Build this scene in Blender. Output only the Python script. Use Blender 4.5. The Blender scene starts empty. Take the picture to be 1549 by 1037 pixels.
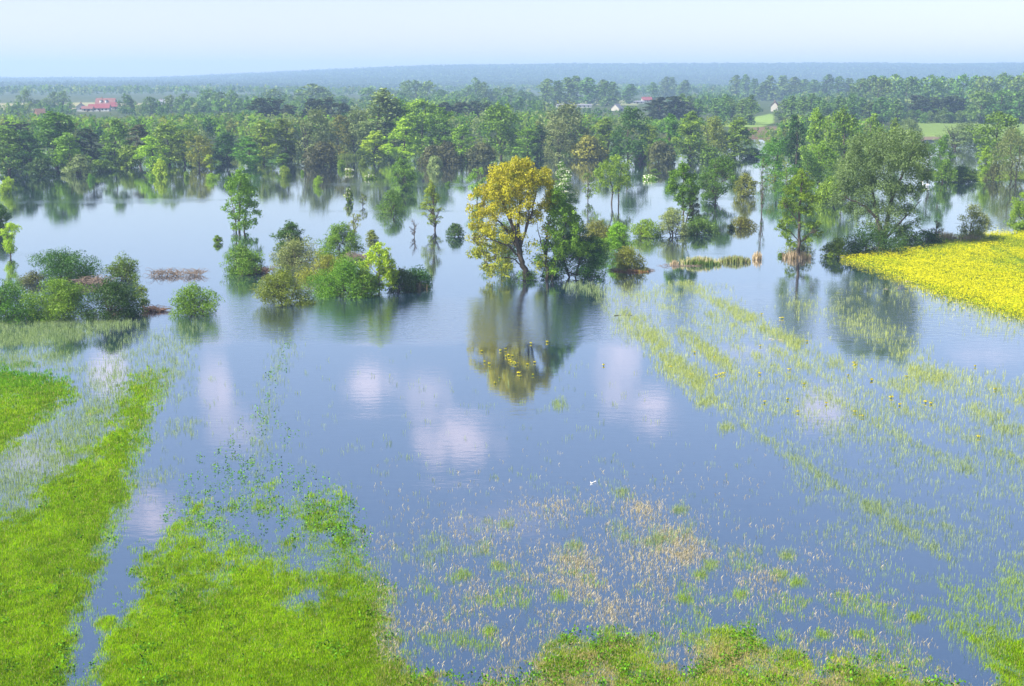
import bpy, math, random
import numpy as np
from mathutils import Vector, Matrix

# ------------------------------------------------------------------ basics
sc = bpy.context.scene
COL = sc.collection
RS = np.random.RandomState(7)
random.seed(7)
F, CX, CY, CAMH, HORY = 2020.0, 774.5, 518.5, 24.0, 120.0
PITCH = math.atan((CY - HORY) / F)
cp, sp = math.cos(PITCH), math.sin(PITCH)


def ground(x, y, z=0.0):
    """point of the flat ground seen at photo pixel x, y"""
    x = np.asarray(x, float); y = np.asarray(y, float)
    dx = (x - CX) / F; dy = -(y - CY) / F
    Y = cp + dy * sp; Z = -sp + dy * cp
    t = (z - CAMH) / Z
    return t * dx, t * Y


def pixel(X, Y, Z=0.0):
    z = np.asarray(Z, float) - CAMH
    f = Y * cp - z * sp; u = Y * sp + z * cp
    return CX + F * X / f, CY - F * u / f


def height_at(Yd, y):
    dy = -(y - CY) / F
    t = Yd / (cp + dy * sp)
    return CAMH + t * (-sp + dy * cp)


def metres(Yd, w):
    return w * (Yd * cp + CAMH * sp) / F


def hash2(ix, iy, s):
    n = (ix.astype(np.int64) * 374761393 + iy.astype(np.int64) * 668265263 + s * 1442695041) & 0x7fffffff
    n = ((n ^ (n >> 13)) * 1274126177) & 0x7fffffff
    return ((n ^ (n >> 16)) & 0xffff) / 65535.0


def vnoise(x, y, s=0):
    x = np.asarray(x, float); y = np.asarray(y, float)
    ix = np.floor(x); iy = np.floor(y); fx = x - ix; fy = y - iy
    fx = fx * fx * (3 - 2 * fx); fy = fy * fy * (3 - 2 * fy)
    a = hash2(ix, iy, s); b = hash2(ix + 1, iy, s); c = hash2(ix, iy + 1, s); d = hash2(ix + 1, iy + 1, s)
    return (a * (1 - fx) + b * fx) * (1 - fy) + (c * (1 - fx) + d * fx) * fy


def fbm(x, y, s=0, o=4):
    r = 0; a = .5; t = 0
    for i in range(o):
        r = r + a * vnoise(x * 2 ** i, y * 2 ** i, s + i * 17); t += a; a *= .55
    return r / t


def sstep(a, b, x):
    t = np.clip((x - a) / (b - a), 0, 1)
    return t * t * (3 - 2 * t)


def mesh_np(name, V, faces, mat=None, col=None, midx=None):
    """faces: (n,3) or (n,4) integer array"""
    V = np.ascontiguousarray(V, dtype=np.float32); faces = np.ascontiguousarray(faces, dtype=np.int32)
    me = bpy.data.meshes.new(name)
    n, k = faces.shape
    me.vertices.add(len(V)); me.vertices.foreach_set('co', V.ravel())
    me.loops.add(n * k); me.loops.foreach_set('vertex_index', faces.ravel())
    me.polygons.add(n); me.polygons.foreach_set('loop_start', np.arange(0, n * k, k, dtype=np.int32))
    me.update(calc_edges=True)
    if col is not None:
        c = np.ones((len(V), 4), np.float32); c[:, :3] = col
        at = me.attributes.new('col', 'FLOAT_COLOR', 'POINT')
        at.data.foreach_set('color', c.ravel())
    for m in (mat if isinstance(mat, (list, tuple)) else [mat]):
        if m: me.materials.append(m)
    if midx is not None:
        me.polygons.foreach_set('material_index', np.asarray(midx, np.int32))
    return me


def link(name, me, parent=None, loc=None):
    o = bpy.data.objects.new(name, me)
    COL.objects.link(o)
    if parent: o.parent = parent
    if loc is not None: o.location = loc
    return o


def tag(o, label=None, cat=None, group=None, kind=None):
    if label: o['label'] = label
    if cat: o['category'] = cat
    if group: o['group'] = group
    if kind: o['kind'] = kind
    return o


# ------------------------------------------------------------------ materials
def new_mat(name):
    m = bpy.data.materials.new(name); m.use_nodes = True
    nt = m.node_tree; nt.nodes.clear()
    out = nt.nodes.new('ShaderNodeOutputMaterial')
    return m, nt, out


def leaf_material(name, trans=0.35, spec=0.25, var=0.25):
    m, nt, out = new_mat(name); N = nt.nodes.new; L = nt.links.new
    a = N('ShaderNodeAttribute'); a.attribute_name = 'col'
    oi = N('ShaderNodeObjectInfo')
    mr = N('ShaderNodeMapRange'); mr.inputs['To Min'].default_value = 1 - var; mr.inputs['To Max'].default_value = 1 + var
    L(oi.outputs['Random'], mr.inputs['Value'])
    hs = N('ShaderNodeHueSaturation')
    mh = N('ShaderNodeMath'); mh.operation = 'MULTIPLY_ADD'; mh.inputs[1].default_value = 7.31
    L(oi.outputs['Random'], mh.inputs[0]); mh.inputs[2].default_value = 0
    fr = N('ShaderNodeMath'); fr.operation = 'FRACT'; L(mh.outputs[0], fr.inputs[0])
    mq = N('ShaderNodeMapRange'); mq.inputs['To Min'].default_value = .5 - .1 * var; mq.inputs['To Max'].default_value = .5 + .06 * var
    L(fr.outputs[0], mq.inputs['Value']); L(mq.outputs[0], hs.inputs['Hue'])
    L(mr.outputs[0], hs.inputs['Value']); L(a.outputs['Color'], hs.inputs['Color'])
    p = N('ShaderNodeBsdfPrincipled'); p.inputs['Roughness'].default_value = .5
    p.inputs['Specular IOR Level'].default_value = spec
    t = N('ShaderNodeBsdfTranslucent'); mx = N('ShaderNodeMixShader'); mx.inputs[0].default_value = trans
    tc = N('ShaderNodeMix'); tc.data_type = 'RGBA'; tc.blend_type = 'MULTIPLY'; tc.inputs[0].default_value = 1
    tc.inputs[7].default_value = (1.15, 1.3, .6, 1)
    L(hs.outputs[0], p.inputs['Base Color']); L(hs.outputs[0], tc.inputs[6]); L(tc.outputs[2], t.inputs['Color'])
    L(p.outputs[0], mx.inputs[1]); L(t.outputs[0], mx.inputs[2]); L(mx.outputs[0], out.inputs[0])
    return m


def plain_material(name, col, rough=.8, nscale=3.0, amount=.35, spec=.3):
    m, nt, out = new_mat(name); N = nt.nodes.new; L = nt.links.new
    tc = N('ShaderNodeTexCoord'); no = N('ShaderNodeTexNoise'); no.inputs['Scale'].default_value = nscale
    no.inputs['Detail'].default_value = 5
    L(tc.outputs['Object'], no.inputs['Vector'])
    cr = N('ShaderNodeMix'); cr.data_type = 'RGBA'
    cr.inputs[6].default_value = tuple(c * (1 - amount) for c in col) + (1,)
    cr.inputs[7].default_value = tuple(min(1, c * (1 + amount)) for c in col) + (1,)
    L(no.outputs[0], cr.inputs[0])
    p = N('ShaderNodeBsdfPrincipled'); p.inputs['Roughness'].default_value = rough
    p.inputs['Specular IOR Level'].default_value = spec
    L(cr.outputs[2], p.inputs['Base Color']); L(p.outputs[0], out.inputs[0])
    return m


LEAF = leaf_material('leaves', trans=.27)
GRASS = leaf_material('grass_blades', trans=.4, spec=.08, var=0.0)
BARK = plain_material('bark', (.075, .06, .042), .9, 2.5, .5)
BARKL = plain_material('pale_bark', (.20, .175, .12), .9, 2.5, .4)
DEADW = plain_material('dead_wood', (.21, .16, .12), .9, 2.0, .45)
REDW = plain_material('red_brown_brush', (.16, .10, .07), .9, 2.0, .4)
DRIFT = plain_material('driftwood', (.42, .36, .28), .8, 2.0, .3)
WHITE = plain_material('white_feathers', (.8, .8, .78), .7, 4.0, .08)
BEAK = plain_material('orange_beak', (.55, .16, .03), .5, 4.0, .1)


# ------------------------------------------------------------------ plants
def unit(v):
    return v / np.maximum(np.linalg.norm(v, axis=-1, keepdims=True), 1e-9)


def tube(pts, rad, sides=5):
    pts = np.asarray(pts, float); n = len(pts)
    d = np.gradient(pts, axis=0); d = unit(d)
    ref = np.array([0, 0, 1.0]) if abs(d[0][2]) < .8 else np.array([1.0, 0, 0])
    a = unit(np.cross(d, ref)); b = np.cross(d, a)
    th = np.linspace(0, 2 * math.pi, sides, endpoint=False)
    ring = a[:, None, :] * np.cos(th)[None, :, None] + b[:, None, :] * np.sin(th)[None, :, None]
    V = pts[:, None, :] + ring * np.asarray(rad)[:, None, None]
    V = V.reshape(-1, 3)
    f = []
    for i in range(n - 1):
        for j in range(sides):
            k = (j + 1) % sides
            f.append((i * sides + j, i * sides + k, (i + 1) * sides + k, (i + 1) * sides + j))
    return V, np.array(f)


def join(parts):
    Vs, Fs, o = [], [], 0
    for V, f in parts:
        Vs.append(V); Fs.append(f + o); o += len(V)
    return np.concatenate(Vs), np.concatenate(Fs)


def curve(p0, p1, rs, bow=.12, n=5, lift=0.0):
    p0 = np.asarray(p0, float); p1 = np.asarray(p1, float)
    L_ = np.linalg.norm(p1 - p0)
    t = np.linspace(0, 1, n)[:, None]
    off = rs.normal(0, bow * L_ * .4, 3)
    P = p0 + (p1 - p0) * t + off * np.sin(t * math.pi)
    P[:, 2] += lift * L_ * np.sin(t[:, 0] * math.pi)
    P[1:-1] += rs.normal(0, .02 * L_, (n - 2, 3))
    return P


def cards(pos, nrm, size, rs, aspect=.62):
    """one leaf-spray quad per position; nrm unit normals"""
    n = len(pos)
    r = unit(rs.normal(size=(n, 3)))
    a = unit(np.cross(nrm, r)); b = np.cross(nrm, a)
    s = np.asarray(size).reshape(-1, 1) * rs.uniform(.6, 1.35, (n, 1))
    a = a * s * .5; b = b * s * .5 * aspect
    bend = nrm * s * rs.uniform(-.18, .18, (n, 1))
    V = np.stack([pos - a, pos - b * 1.0 + bend, pos + a, pos + b + bend], 1).reshape(-1, 3)
    Fc = np.arange(n * 4).reshape(n, 4)
    return V, Fc


SHAPES = {
    # clear trunk fraction, crown profile r(t), lobe count factor, vertical squash, outward bias, density
    'alder': dict(clear=.03, r=lambda t: (np.sin(math.pi * np.clip(t * .93 + .05, 0, 1) ** .75)) ** .75, lobes=30, lr=.17, flat=.7, dens=1.0),
    'broad': dict(clear=.04, r=lambda t: np.sqrt(np.clip(1 - (1.75 * t - .72) ** 2, 0.02, 1)), lobes=36, lr=.16, flat=.8, dens=1.0),
    'willow': dict(clear=.06, r=lambda t: np.sqrt(np.clip(1 - (1.5 * t - .52) ** 2, .02, 1)), lobes=42, lr=.14, flat=1.15, dens=1.1),
    'poplar': dict(clear=.06, r=lambda t: (np.sin(math.pi * np.clip(t * .95 + .04, 0, 1) ** .7)) ** .6, lobes=34, lr=.20, flat=1.2, dens=1.0),
    'pine': dict(clear=.25, r=lambda t: .55 + .45 * np.sin(math.pi * t), lobes=24, lr=.17, flat=.45, dens=.9),
    'bush': dict(clear=0, r=lambda t: np.sqrt(np.clip(1 - t ** 2.2, .03, 1)), lobes=30, lr=.17, flat=.8, dens=1.1),
    'cone': dict(clear=.12, r=lambda t: np.clip(1.0 - t, .03, 1) ** .7 * np.clip(t * 6, .4, 1), lobes=34, lr=.11, flat=.5, dens=.5),
    'wisp': dict(clear=.15, r=lambda t: .4 + .6 * np.sin(math.pi * np.clip(t, 0, 1)), lobes=16, lr=.14, flat=.8, dens=.35),
}
# leaf colours (two ends of the natural spread of one plant)
PAL = {
    'green': ((.045, .12, .008), (.16, .32, .014)),
    'dark': ((.020, .065, .008), (.075, .17, .014)),
    'lime': ((.13, .26, .008), (.32, .50, .015)),
    'mid': ((.075, .16, .010), (.23, .36, .018)),
    'olive': ((.12, .14, .014), (.28, .32, .03)),
    'grey': ((.11, .155, .045), (.29, .36, .11)),
    'pine': ((.020, .038, .014), (.060, .085, .024)),
    'brown': ((.055, .065, .020), (.14, .15, .04)),
    'blue': ((.050, .12, .018), (.16, .27, .03)),
    'gold': ((.27, .155, .008), (.56, .36, .012)),
    'willow': ((.07, .11, .03), (.21, .285, .09)),
    'yelgreen': ((.14, .19, .012), (.36, .40, .03)),
    'bare': ((.10, .08, .06), (.2, .15, .10)),
}


def crown_points(shape, H, W, rs, nl=None):
    S = SHAPES[shape]
    nl = nl or S['lobes']
    z0 = S['clear'] * H
    ts = (np.arange(nl) + rs.uniform(0, 1, nl)) / nl
    rs.shuffle(ts)
    ang = rs.uniform(0, 2 * math.pi, nl)
    rr = np.sqrt(rs.uniform(.08, 1, nl))
    lr = S['lr'] * W * rs.uniform(.7, 1.3, nl)
    R = S['r'](ts) * W / 2
    rad = np.clip(R - lr * .7, 0, None) * rr
    C = np.stack([rad * np.cos(ang), rad * np.sin(ang), z0 + ts * (H - z0 - lr * .5)], 1)
    # one-sidedness: crowns lean and bulge
    k = rs.uniform(-.10, .10, 2)
    C[:, 0] += k[0] * W * (C[:, 2] / H) * 1.2; C[:, 1] += k[1] * W * (C[:, 2] / H)
    lr = np.minimum(lr, np.maximum(R * .9, lr * .5))
    return C, lr


def foliage(C, lr, flat, n, leaf, pal, rs, droop=0.0, extra=None):
    w = lr ** 2; w = w / w.sum()
    idx = rs.choice(len(C), n, p=w)
    d = unit(rs.normal(size=(n, 3)))
    d[:, 2] += .25; d = unit(d)
    rad = rs.uniform(.35, 1, n) ** .6
    rad *= 1 + rs.exponential(.07, n)
    P = C[idx] + d * (lr[idx] * rad)[:, None] * np.array([1, 1, flat])
    if droop: P[:, 2] -= droop * rs.uniform(0, 1, n) ** 2 * lr[idx]
    P[:, 2] = np.maximum(P[:, 2], .03 + rs.uniform(0, .25, n))
    nn = unit(d + rs.normal(0, .55, (n, 3)))
    V, Fc = cards(P, nn, np.full(n, leaf), rs)
    a, b = np.array(PAL[pal][0]), np.array(PAL[pal][1])
    lobev = rs.uniform(0, 1, len(C))
    k = np.clip(.5 * lobev[idx] + .5 * rs.uniform(0, 1, n), 0, 1)[:, None]
    c = a * (1 - k) + b * k
    if extra is not None:
        m = rs.uniform(0, 1, n) < extra[1] * (d[:, 2] > .1) * (lobev[idx] > .25)
        c[m] = np.array(extra[0]) * rs.uniform(.7, 1.05, (m.sum(), 1))
    return V, Fc, np.repeat(c, 4, 0)


def wood(shape, H, W, C, lr, rs, trunk_r, stems=1, detail=1, base_spread=.05, sides=5):
    parts = []
    topz = H * (.92 if shape not in ('bush',) else .6)
    for s in range(stems):
        a = rs.uniform(0, 6.28); o = base_spread * W * (0 if stems == 1 else 1)
        b0 = np.array([math.cos(a) * o, math.sin(a) * o, -.6])
        lean = rs.normal(0, .03 * H, 2) + (np.array([math.cos(a), math.sin(a)]) * W * .16 if stems > 1 else 0)
        n = 8
        t = np.linspace(0, 1, n)
        P = np.stack([b0[0] + lean[0] * t ** 1.3, b0[1] + lean[1] * t ** 1.3, b0[2] + (topz - b0[2]) * t], 1)
        P[1:, :2] += rs.normal(0, .012 * H, (n - 1, 2))
        R = trunk_r * (1 - t) ** .8 + .02
        R[0] *= 1.25
        parts.append((tube(P, R, sides + 1)))
        for i in range(len(C)):
            if stems > 1 and i % stems != s: continue
            if rs.uniform() > detail: continue
            c = C[i]; z = max(.05 * H, c[2] - rs.uniform(.12, .30) * H - .3 * np.hypot(c[0], c[1]))
            tt = np.clip((z - P[0, 2]) / (P[-1, 2] - P[0, 2]), 0, .97)
            q = np.array([np.interp(tt, t, P[:, k]) for k in range(3)])
            r0 = np.interp(tt, t, R) * .5
            B = curve(q, c, rs, .18, 5, .10)
            parts.append(tube(B, np.linspace(r0, .015 + .1 * r0, 5), max(3, sides - 1)))
            if detail >= 1:
                for k in range(3):
                    j = rs.randint(1, 4)
                    e = c + unit(rs.normal(size=3)) * lr[i] * .95
                    parts.append(tube(curve(B[j], e, rs, .15, 4), np.linspace(r0 * .45, .012, 4), 3))
    return join(parts)


PROTO = {}


def clusters(C, lr, rs, sub=8, k=1.0):
    """break big leaf masses into smaller tufts so that outlines billow"""
    n = len(C)
    d = unit(rs.normal(size=(n, sub, 3)) + np.array([0, 0, .25]))
    P = C[:, None] + d * (lr[:, None, None] * rs.uniform(.35, .95, (n, sub, 1)))
    return P.reshape(-1, 3), (lr[:, None] * rs.uniform(.28, .5, (n, sub)) * k).reshape(-1)


def lobed(x, yb, yt, lobes, pal, label, n, leaf, limbs, trunk, name='leafy_tree', seed=1, flat=.9, depth=.8, barkm=None, sub=9, gold=False, droop=0, cat='tree'):
    """tree whose leaf masses were measured in the photograph; limbs reach into them"""
    rs = np.random.RandomState(seed)
    X, Y = ground(x, yb); X = float(X); Y = float(Y)
    k = float(metres(Y, 1.0)); Ht = float(height_at(Y, yt)); kz = Ht / (yb - yt)
    root = bpy.data.objects.new(name, None); COL.objects.link(root); root.location = (X, Y, 0)
    tag(root, label, cat)
    lo = np.array([(l[0], l[1], l[2], l[3] if len(l) > 3 else 1) for l in lobes], float)
    xm, hw = (lo[:, 0].min() + lo[:, 0].max()) / 2, (lo[:, 0].max() - lo[:, 0].min()) / 2 + 1
    lim = np.sqrt(np.clip(1 - ((lo[:, 0] - xm) / hw) ** 2, .05, 1)) * hw * k * depth
    Cs, Rs, Ws = [], [], []
    for rep in range(3):
        yv = (rep - 1) * .8 * lim + rs.uniform(-.15, .15, len(lo)) * lim
        sc_ = 1 if rep == 1 else .85
        Cs.append(np.stack([(lo[:, 0] - x) * k * (1 if rep == 1 else .9) + rs.normal(0, .15, len(lo)), yv, (yb - lo[:, 1]) * kz + rs.normal(0, .2, len(lo))], 1)); Rs.append(lo[:, 2] * k * sc_); Ws.append(lo[:, 3])
    C0, R0, W0 = np.concatenate(Cs), np.concatenate(Rs), np.concatenate(Ws)
    C, lr = clusters(C0, R0, rs, sub)
    w = np.repeat(W0, sub) * lr ** 2; w /= w.sum()
    idx = rs.choice(len(C), n, p=w); d = unit(rs.normal(size=(n, 3)) + np.array([0, 0, .2]))
    P = C[idx] + d * (lr[idx] * rs.uniform(.35, 1, n) ** .6 * (1 + rs.exponential(.14, n)))[:, None] * np.array([1, 1, flat])
    if droop: P[:, 2] -= droop * lr[idx] * rs.uniform(0, 1, n) ** 2
    P[:, 2] = np.maximum(P[:, 2], .05)
    V, Fc = cards(P, unit(d + rs.normal(0, .5, (n, 3))), np.full(n, leaf), rs)
    lv = rs.uniform(0, 1, len(C)); t = np.clip(.5 * lv[idx] + .5 * rs.uniform(0, 1, n), 0, 1)[:, None]
    a, b = np.array(PAL[pal][0]), np.array(PAL[pal][1]); c = a * (1 - t) + b * t
    if gold:
        g = np.clip(sstep(.55, .15, P[:, 2] / Ht) * .75 + (lv[idx] < .12) * .5, 0, 1)[:, None]
        c = c * (1 - g) + np.array([.27, .32, .03]) * g
    link('crown', mesh_np(name + '_crown', V, Fc, LEAF, np.repeat(c, 4, 0)), root)
    parts = []
    for path, r0, yd in limbs:
        pts = np.array([((p[0] - x) * k, 0, (yb - p[1]) * kz) for p in path]); m = len(pts)
        if path[0][1] >= yb - 2: pts[0, 2] = -.6
        pts[:, 1] = np.linspace(0, yd, m)
        tt = np.linspace(0, m - 1, m * 3); q = np.stack([np.interp(tt, range(m), pts[:, i]) for i in range(3)], 1)
        q[1:-1] += rs.normal(0, .05, (len(q) - 2, 3)); rr = np.linspace(r0, r0 * .2, len(q)); parts.append(tube(q, rr, 7))
        near_ = np.argsort(np.min(np.linalg.norm(C[:, None] - q[None, 2:], axis=2), axis=1))[:18]
        for i in near_[rs.uniform(0, 1, len(near_)) < .8]:
            j = int(np.argmin(np.linalg.norm(q - C[i] + [0, 0, 1.0], axis=1))); B = curve(q[j], C[i], rs, .2, 6, .06)
            parts.append(tube(B, np.linspace(max(.03, rr[j] * .45), .015, 6), 4))
            for s_ in range(4):
                e = C[i] + unit(rs.normal(size=3)) * lr[i] * 1.1; parts.append(tube(curve(B[rs.randint(2, 5)], e, rs, .2, 4), np.linspace(.03, .010, 4), 3))
    link('trunk', mesh_np(name + '_wood', *join(parts), barkm or BARK), root)
    return root


def plant_mesh(shape, pal, H, W, seed, n, leaf, trunk=None, stems=1, detail=.6, droop=0, extra=None, barkm=None, name='tree', sides=5, nl=None, dens=1):
    rs = np.random.RandomState(seed)
    C, lr = crown_points(shape, H, W, rs, nl)
    n = int(n * SHAPES[shape]['dens'] * dens)
    CC, LR = (clusters(C, lr, rs, 6, 1.3) if name != 'x' and n > 3500 else (C, lr))
    V, Fc, c = foliage(CC, LR, SHAPES[shape]['flat'], n, leaf, pal, rs, droop, extra)
    # cut to the nominal size so that placements match
    crown = mesh_np(name + '_crown', V, Fc, LEAF, c)
    tr = trunk or max(.05, H * .016)
    Vw, Fw = wood(shape, H, W, C, lr, rs, tr, stems, detail, sides=sides)
    wd = mesh_np(name + '_wood', Vw, Fw, barkm or BARK)
    return crown, wd


NAMES = {'alder': 'alder_tree', 'broad': 'leafy_tree', 'willow': 'willow_tree', 'poplar': 'poplar_tree', 'pine': 'pine_tree',
         'bush': 'bush', 'cone': 'larch_tree', 'wisp': 'sapling'}
SPECX = dict(bloom=dict(extra=((.75, .74, .60), .55)))


def place(x, yb, yt, w, shape, pal, label, group=None, near=False, seed=None, bloom=False, n=None, leaf=None, name=None, cat=None, rot=None, Yadd=0, detail=None, stems=None, barkm=None, nl=None, dens=1, droop=None, trunk=None, cutbase=0, nametr=True):
    """plant whose foot is seen at x, yb, whose top is at yt, w pixels wide"""
    X, Y = ground(x, yb); X = float(X); Y = float(Y)
    H = height_at(Y, yt) * (.95 if shape == 'bush' else 1.03); W = metres(Y, w) * (1.22 if shape == 'bush' else 1.2)
    seed = seed if seed is not None else int(x * 7 + yb * 13)
    rs = random.Random(seed)
    px = Y / 1336.0
    isb = shape == 'bush'
    nm = name or NAMES[shape]
    ct = cat or ('bush' if isb else 'tree')
    if stems is None: stems = 5 if isb else (2 if shape == 'willow' else 1)
    if near:
        area = H * W
        leaf = leaf or max(.15, 1.3 * px)
        n = n or int(min(30000, 3.0 * area / (leaf * leaf * .3)))
        cr, wd = plant_mesh(shape, pal, H, W, seed, n, leaf, trunk=trunk, stems=stems, detail=1 if detail is None else detail, extra=((.75, .74, .60), .5) if bloom else None, name=nm, droop=(1.0 if shape == 'willow' else 0) if droop is None else droop, barkm=barkm, nl=nl, dens=dens)
        sx = sz = 1
    else:
        size = 'far' if Y > 620 else ('mid' if Y > 330 else 'close')
        v = rs.randint(0, 2)
        key = (shape, pal, size, v, bloom)
        pH, pW = {'alder': (15, 9), 'broad': (14, 11), 'willow': (14, 13), 'poplar': (20, 7), 'pine': (15, 7), 'bush': (4, 6), 'cone': (12, 7), 'wisp': (8, 4)}[shape]
        if key not in PROTO:
            lf = {'far': 1.05, 'mid': .55, 'close': .36}[size] * (.75 if isb else 1)
            nn = {'far': 900, 'mid': 4200, 'close': 5600}[size]
            if isb: nn = int(nn * .6)
            PROTO[key] = plant_mesh(shape, pal, pH, pW, 100 + len(PROTO), nn, lf, stems=stems, detail=.5, extra=((.75, .74, .60), .5) if bloom else None, name=nm, sides=4, droop=1.0 if shape == 'willow' else 0)
        cr, wd = PROTO[key]
        sx = W / pW; sz = H / pH
    root = bpy.data.objects.new(nm, None); COL.objects.link(root)
    root.empty_display_size = .5
    root.location = (X, Y + Yadd, 0)
    root.rotation_euler = (0, 0, rot if rot is not None else (rs.uniform(0, 6.28) if not near else 0))
    root.scale = (sx, sx, sz)
    tag(root, label, ct, group)
    link('crown' if not isb else 'foliage', cr, root)
    link('trunk' if not isb else 'stems', wd, root)
    return root

# ------------------------------------------------------------------ camera, light, sky
cam = bpy.data.cameras.new('camera'); cam.lens = 36 * F / 1549; cam.sensor_width = 36
cam.clip_start = .5; cam.clip_end = 60000
co = bpy.data.objects.new('camera', cam); COL.objects.link(co); co.location = (0, 0, CAMH)
co.rotation_euler = (math.pi / 2 - PITCH, 0, 0); sc.camera = co

SUN = Vector((-.72, -.34, .74)).normalized()
sl = bpy.data.lights.new('sun', 'SUN'); sl.energy = 5.0; sl.angle = math.radians(.5); sl.color = (1, .955, .87)
so = bpy.data.objects.new('sun', sl); COL.objects.link(so); so.rotation_euler = SUN.to_track_quat('Z', 'Y').to_euler()

world = bpy.data.worlds.new('World'); sc.world = world; world.use_nodes = True
nt = world.node_tree; nt.nodes.clear(); N = nt.nodes.new; L = nt.links.new
wo = N('ShaderNodeOutputWorld'); bg = N('ShaderNodeBackground'); bg.inputs['Strength'].default_value = .08
sky = N('ShaderNodeTexSky'); sky.sky_type = 'NISHITA'; sky.sun_disc = False
sky.sun_elevation = math.asin(SUN.z); sky.sun_rotation = math.atan2(SUN.x, SUN.y)
sky.air_density = 1.0; sky.dust_density = .4; sky.ozone_density = 2.0; sky.altitude = 50
geo = N('ShaderNodeTexCoord'); sx = N('ShaderNodeSeparateXYZ'); L(geo.outputs['Generated'], sx.inputs[0])


def M(op, a, b=None, c=None, clamp=False):
    m = N('ShaderNodeMath'); m.operation = op; m.use_clamp = clamp
    for i, v in enumerate((a, b, c)):
        if v is None: continue
        if isinstance(v, (int, float)): m.inputs[i].default_value = v
        else: L(v, m.inputs[i])
    return m.outputs[0]


ymax = M('MAXIMUM', sx.outputs[1], .02)
cu = M('DIVIDE', sx.outputs[0], ymax); cv = M('DIVIDE', sx.outputs[2], ymax)
cvec = N('ShaderNodeCombineXYZ'); L(cu, cvec.inputs[0]); L(cv, cvec.inputs[1])
cn = N('ShaderNodeTexNoise'); cn.inputs['Scale'].default_value = 38; cn.inputs['Detail'].default_value = 6; cn.inputs['Roughness'].default_value = .62
L(cvec.outputs[0], cn.inputs['Vector'])
cn2 = N('ShaderNodeTexNoise'); cn2.inputs['Scale'].default_value = 7; cn2.inputs['Detail'].default_value = 5
L(cvec.outputs[0], cn2.inputs['Vector'])
nz = M('MULTIPLY_ADD', cn.outputs[0], 4.6, -2.3)
total = None
# small cumulus and thin cloud: centre and half size of each, as seen mirrored in the water
CLOUDS = [(560, 585, 55, 30, 1.0), (690, 668, 85, 42, 1.0), (640, 600, 60, 45, .45), (935, 560, 45, 85, .6), (985, 620, 50, 36, .9), (165, 565, 38, 45, .9),
          (325, 590, 32, 75, .7), (350, 640, 60, 50, .35), (225, 775, 60, 42, .8), (1250, 618, 60, 34, .85), (760, 790, 120, 26, .25), (1500, 520, 90, 40, .4), (1130, 520, 120, 30, .3), (60, 700, 80, 40, .6), (-250, 560, 160, 60, 1.0), (1800, 600, 170, 60, 1.0)]
for (x, y, a, b, s) in CLOUDS:
    dx = (x - CX) / F; dy = -(y - CY) / F
    Yd = cp + dy * sp; Zd = -sp + dy * cp
    u0 = dx / Yd; v0 = -Zd / Yd
    au = a / F * .86; bv = b / F * .86
    d = M('ADD', M('POWER', M('DIVIDE', M('SUBTRACT', cu, u0), au), 2.0), M('POWER', M('DIVIDE', M('SUBTRACT', cv, v0), bv), 2.0))
    e = M('MULTIPLY', M('ADD', M('SUBTRACT', 1.15, d), nz), s, clamp=True)
    e = M('MULTIPLY', e, M('SUBTRACT', 2.6, d, clamp=True))
    total = e if total is None else M('MAXIMUM', total, e)
hi = N('ShaderNodeMapRange'); hi.inputs['From Min'].default_value = .55; hi.inputs['From Max'].default_value = .75
L(cn2.outputs[0], hi.inputs['Value'])
hv = N('ShaderNodeMapRange'); hv.inputs['From Min'].default_value = .5; hv.inputs['From Max'].default_value = .9; L(cv, hv.inputs['Value'])
total = M('MAXIMUM', total, M('MULTIPLY', M('MULTIPLY', hi.outputs[0], hv.outputs[0]), .8))
total = M('MULTIPLY', total, M('GREATER_THAN', sx.outputs[1], .03))
mixc = N('ShaderNodeMix'); mixc.data_type = 'RGBA'
L(M('MULTIPLY', total, .25), mixc.inputs[0]); tint = N('ShaderNodeMix'); tint.data_type = 'RGBA'; tint.blend_type = 'MULTIPLY'; tint.inputs[0].default_value = 1; tint.inputs[7].default_value = (1.05, .915, .94, 1)
L(sky.outputs[0], tint.inputs[6]); L(tint.outputs[2], mixc.inputs[6]); mixc.inputs[7].default_value = (17.0, 13.2, 13.2, 1)
L(mixc.outputs[2], bg.inputs['Color']); L(bg.outputs[0], wo.inputs['Surface'])

# haze: one closed box of even pale air
hm = bpy.data.materials.new('haze'); hm.use_nodes = True; hn = hm.node_tree; hn.nodes.clear()
ho = hn.nodes.new('ShaderNodeOutputMaterial'); pv = hn.nodes.new('ShaderNodeVolumePrincipled')
pv.inputs['Color'].default_value = (.49, .69, 1, 1); pv.inputs['Density'].default_value = .00024
pv.inputs['Anisotropy'].default_value = .1
hn.links.new(pv.outputs[0], ho.inputs['Volume'])
x0, x1, y0_, y1_, z0, z1 = -5200, 5200, -250, 9200, -4, 140
hv_ = np.array([(x, y, z) for x in (x0, x1) for y in (y0_, y1_) for z in (z0, z1)])
hf = np.array([(0, 1, 3, 2), (4, 6, 7, 5), (0, 4, 5, 1), (2, 3, 7, 6), (0, 2, 6, 4), (1, 5, 7, 3)])
HZ = link('haze', mesh_np('haze', hv_, hf, hm)); tag(HZ, 'thin pale blue haze filling the air over the flooded valley', 'haze', kind='stuff')

# ------------------------------------------------------------------ masks in photo-pixel terms of the flat ground


def inpoly(px, py, pts):
    ins = np.zeros(px.shape, bool); n = len(pts)
    for i in range(n):
        xa, ya = pts[i]; xb, yb = pts[(i + 1) % n]
        if ya == yb: continue
        c = ((ya > py) != (yb > py)) & (px < (xb - xa) * (py - ya) / (yb - ya) + xa)
        ins ^= c
    return ins


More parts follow.
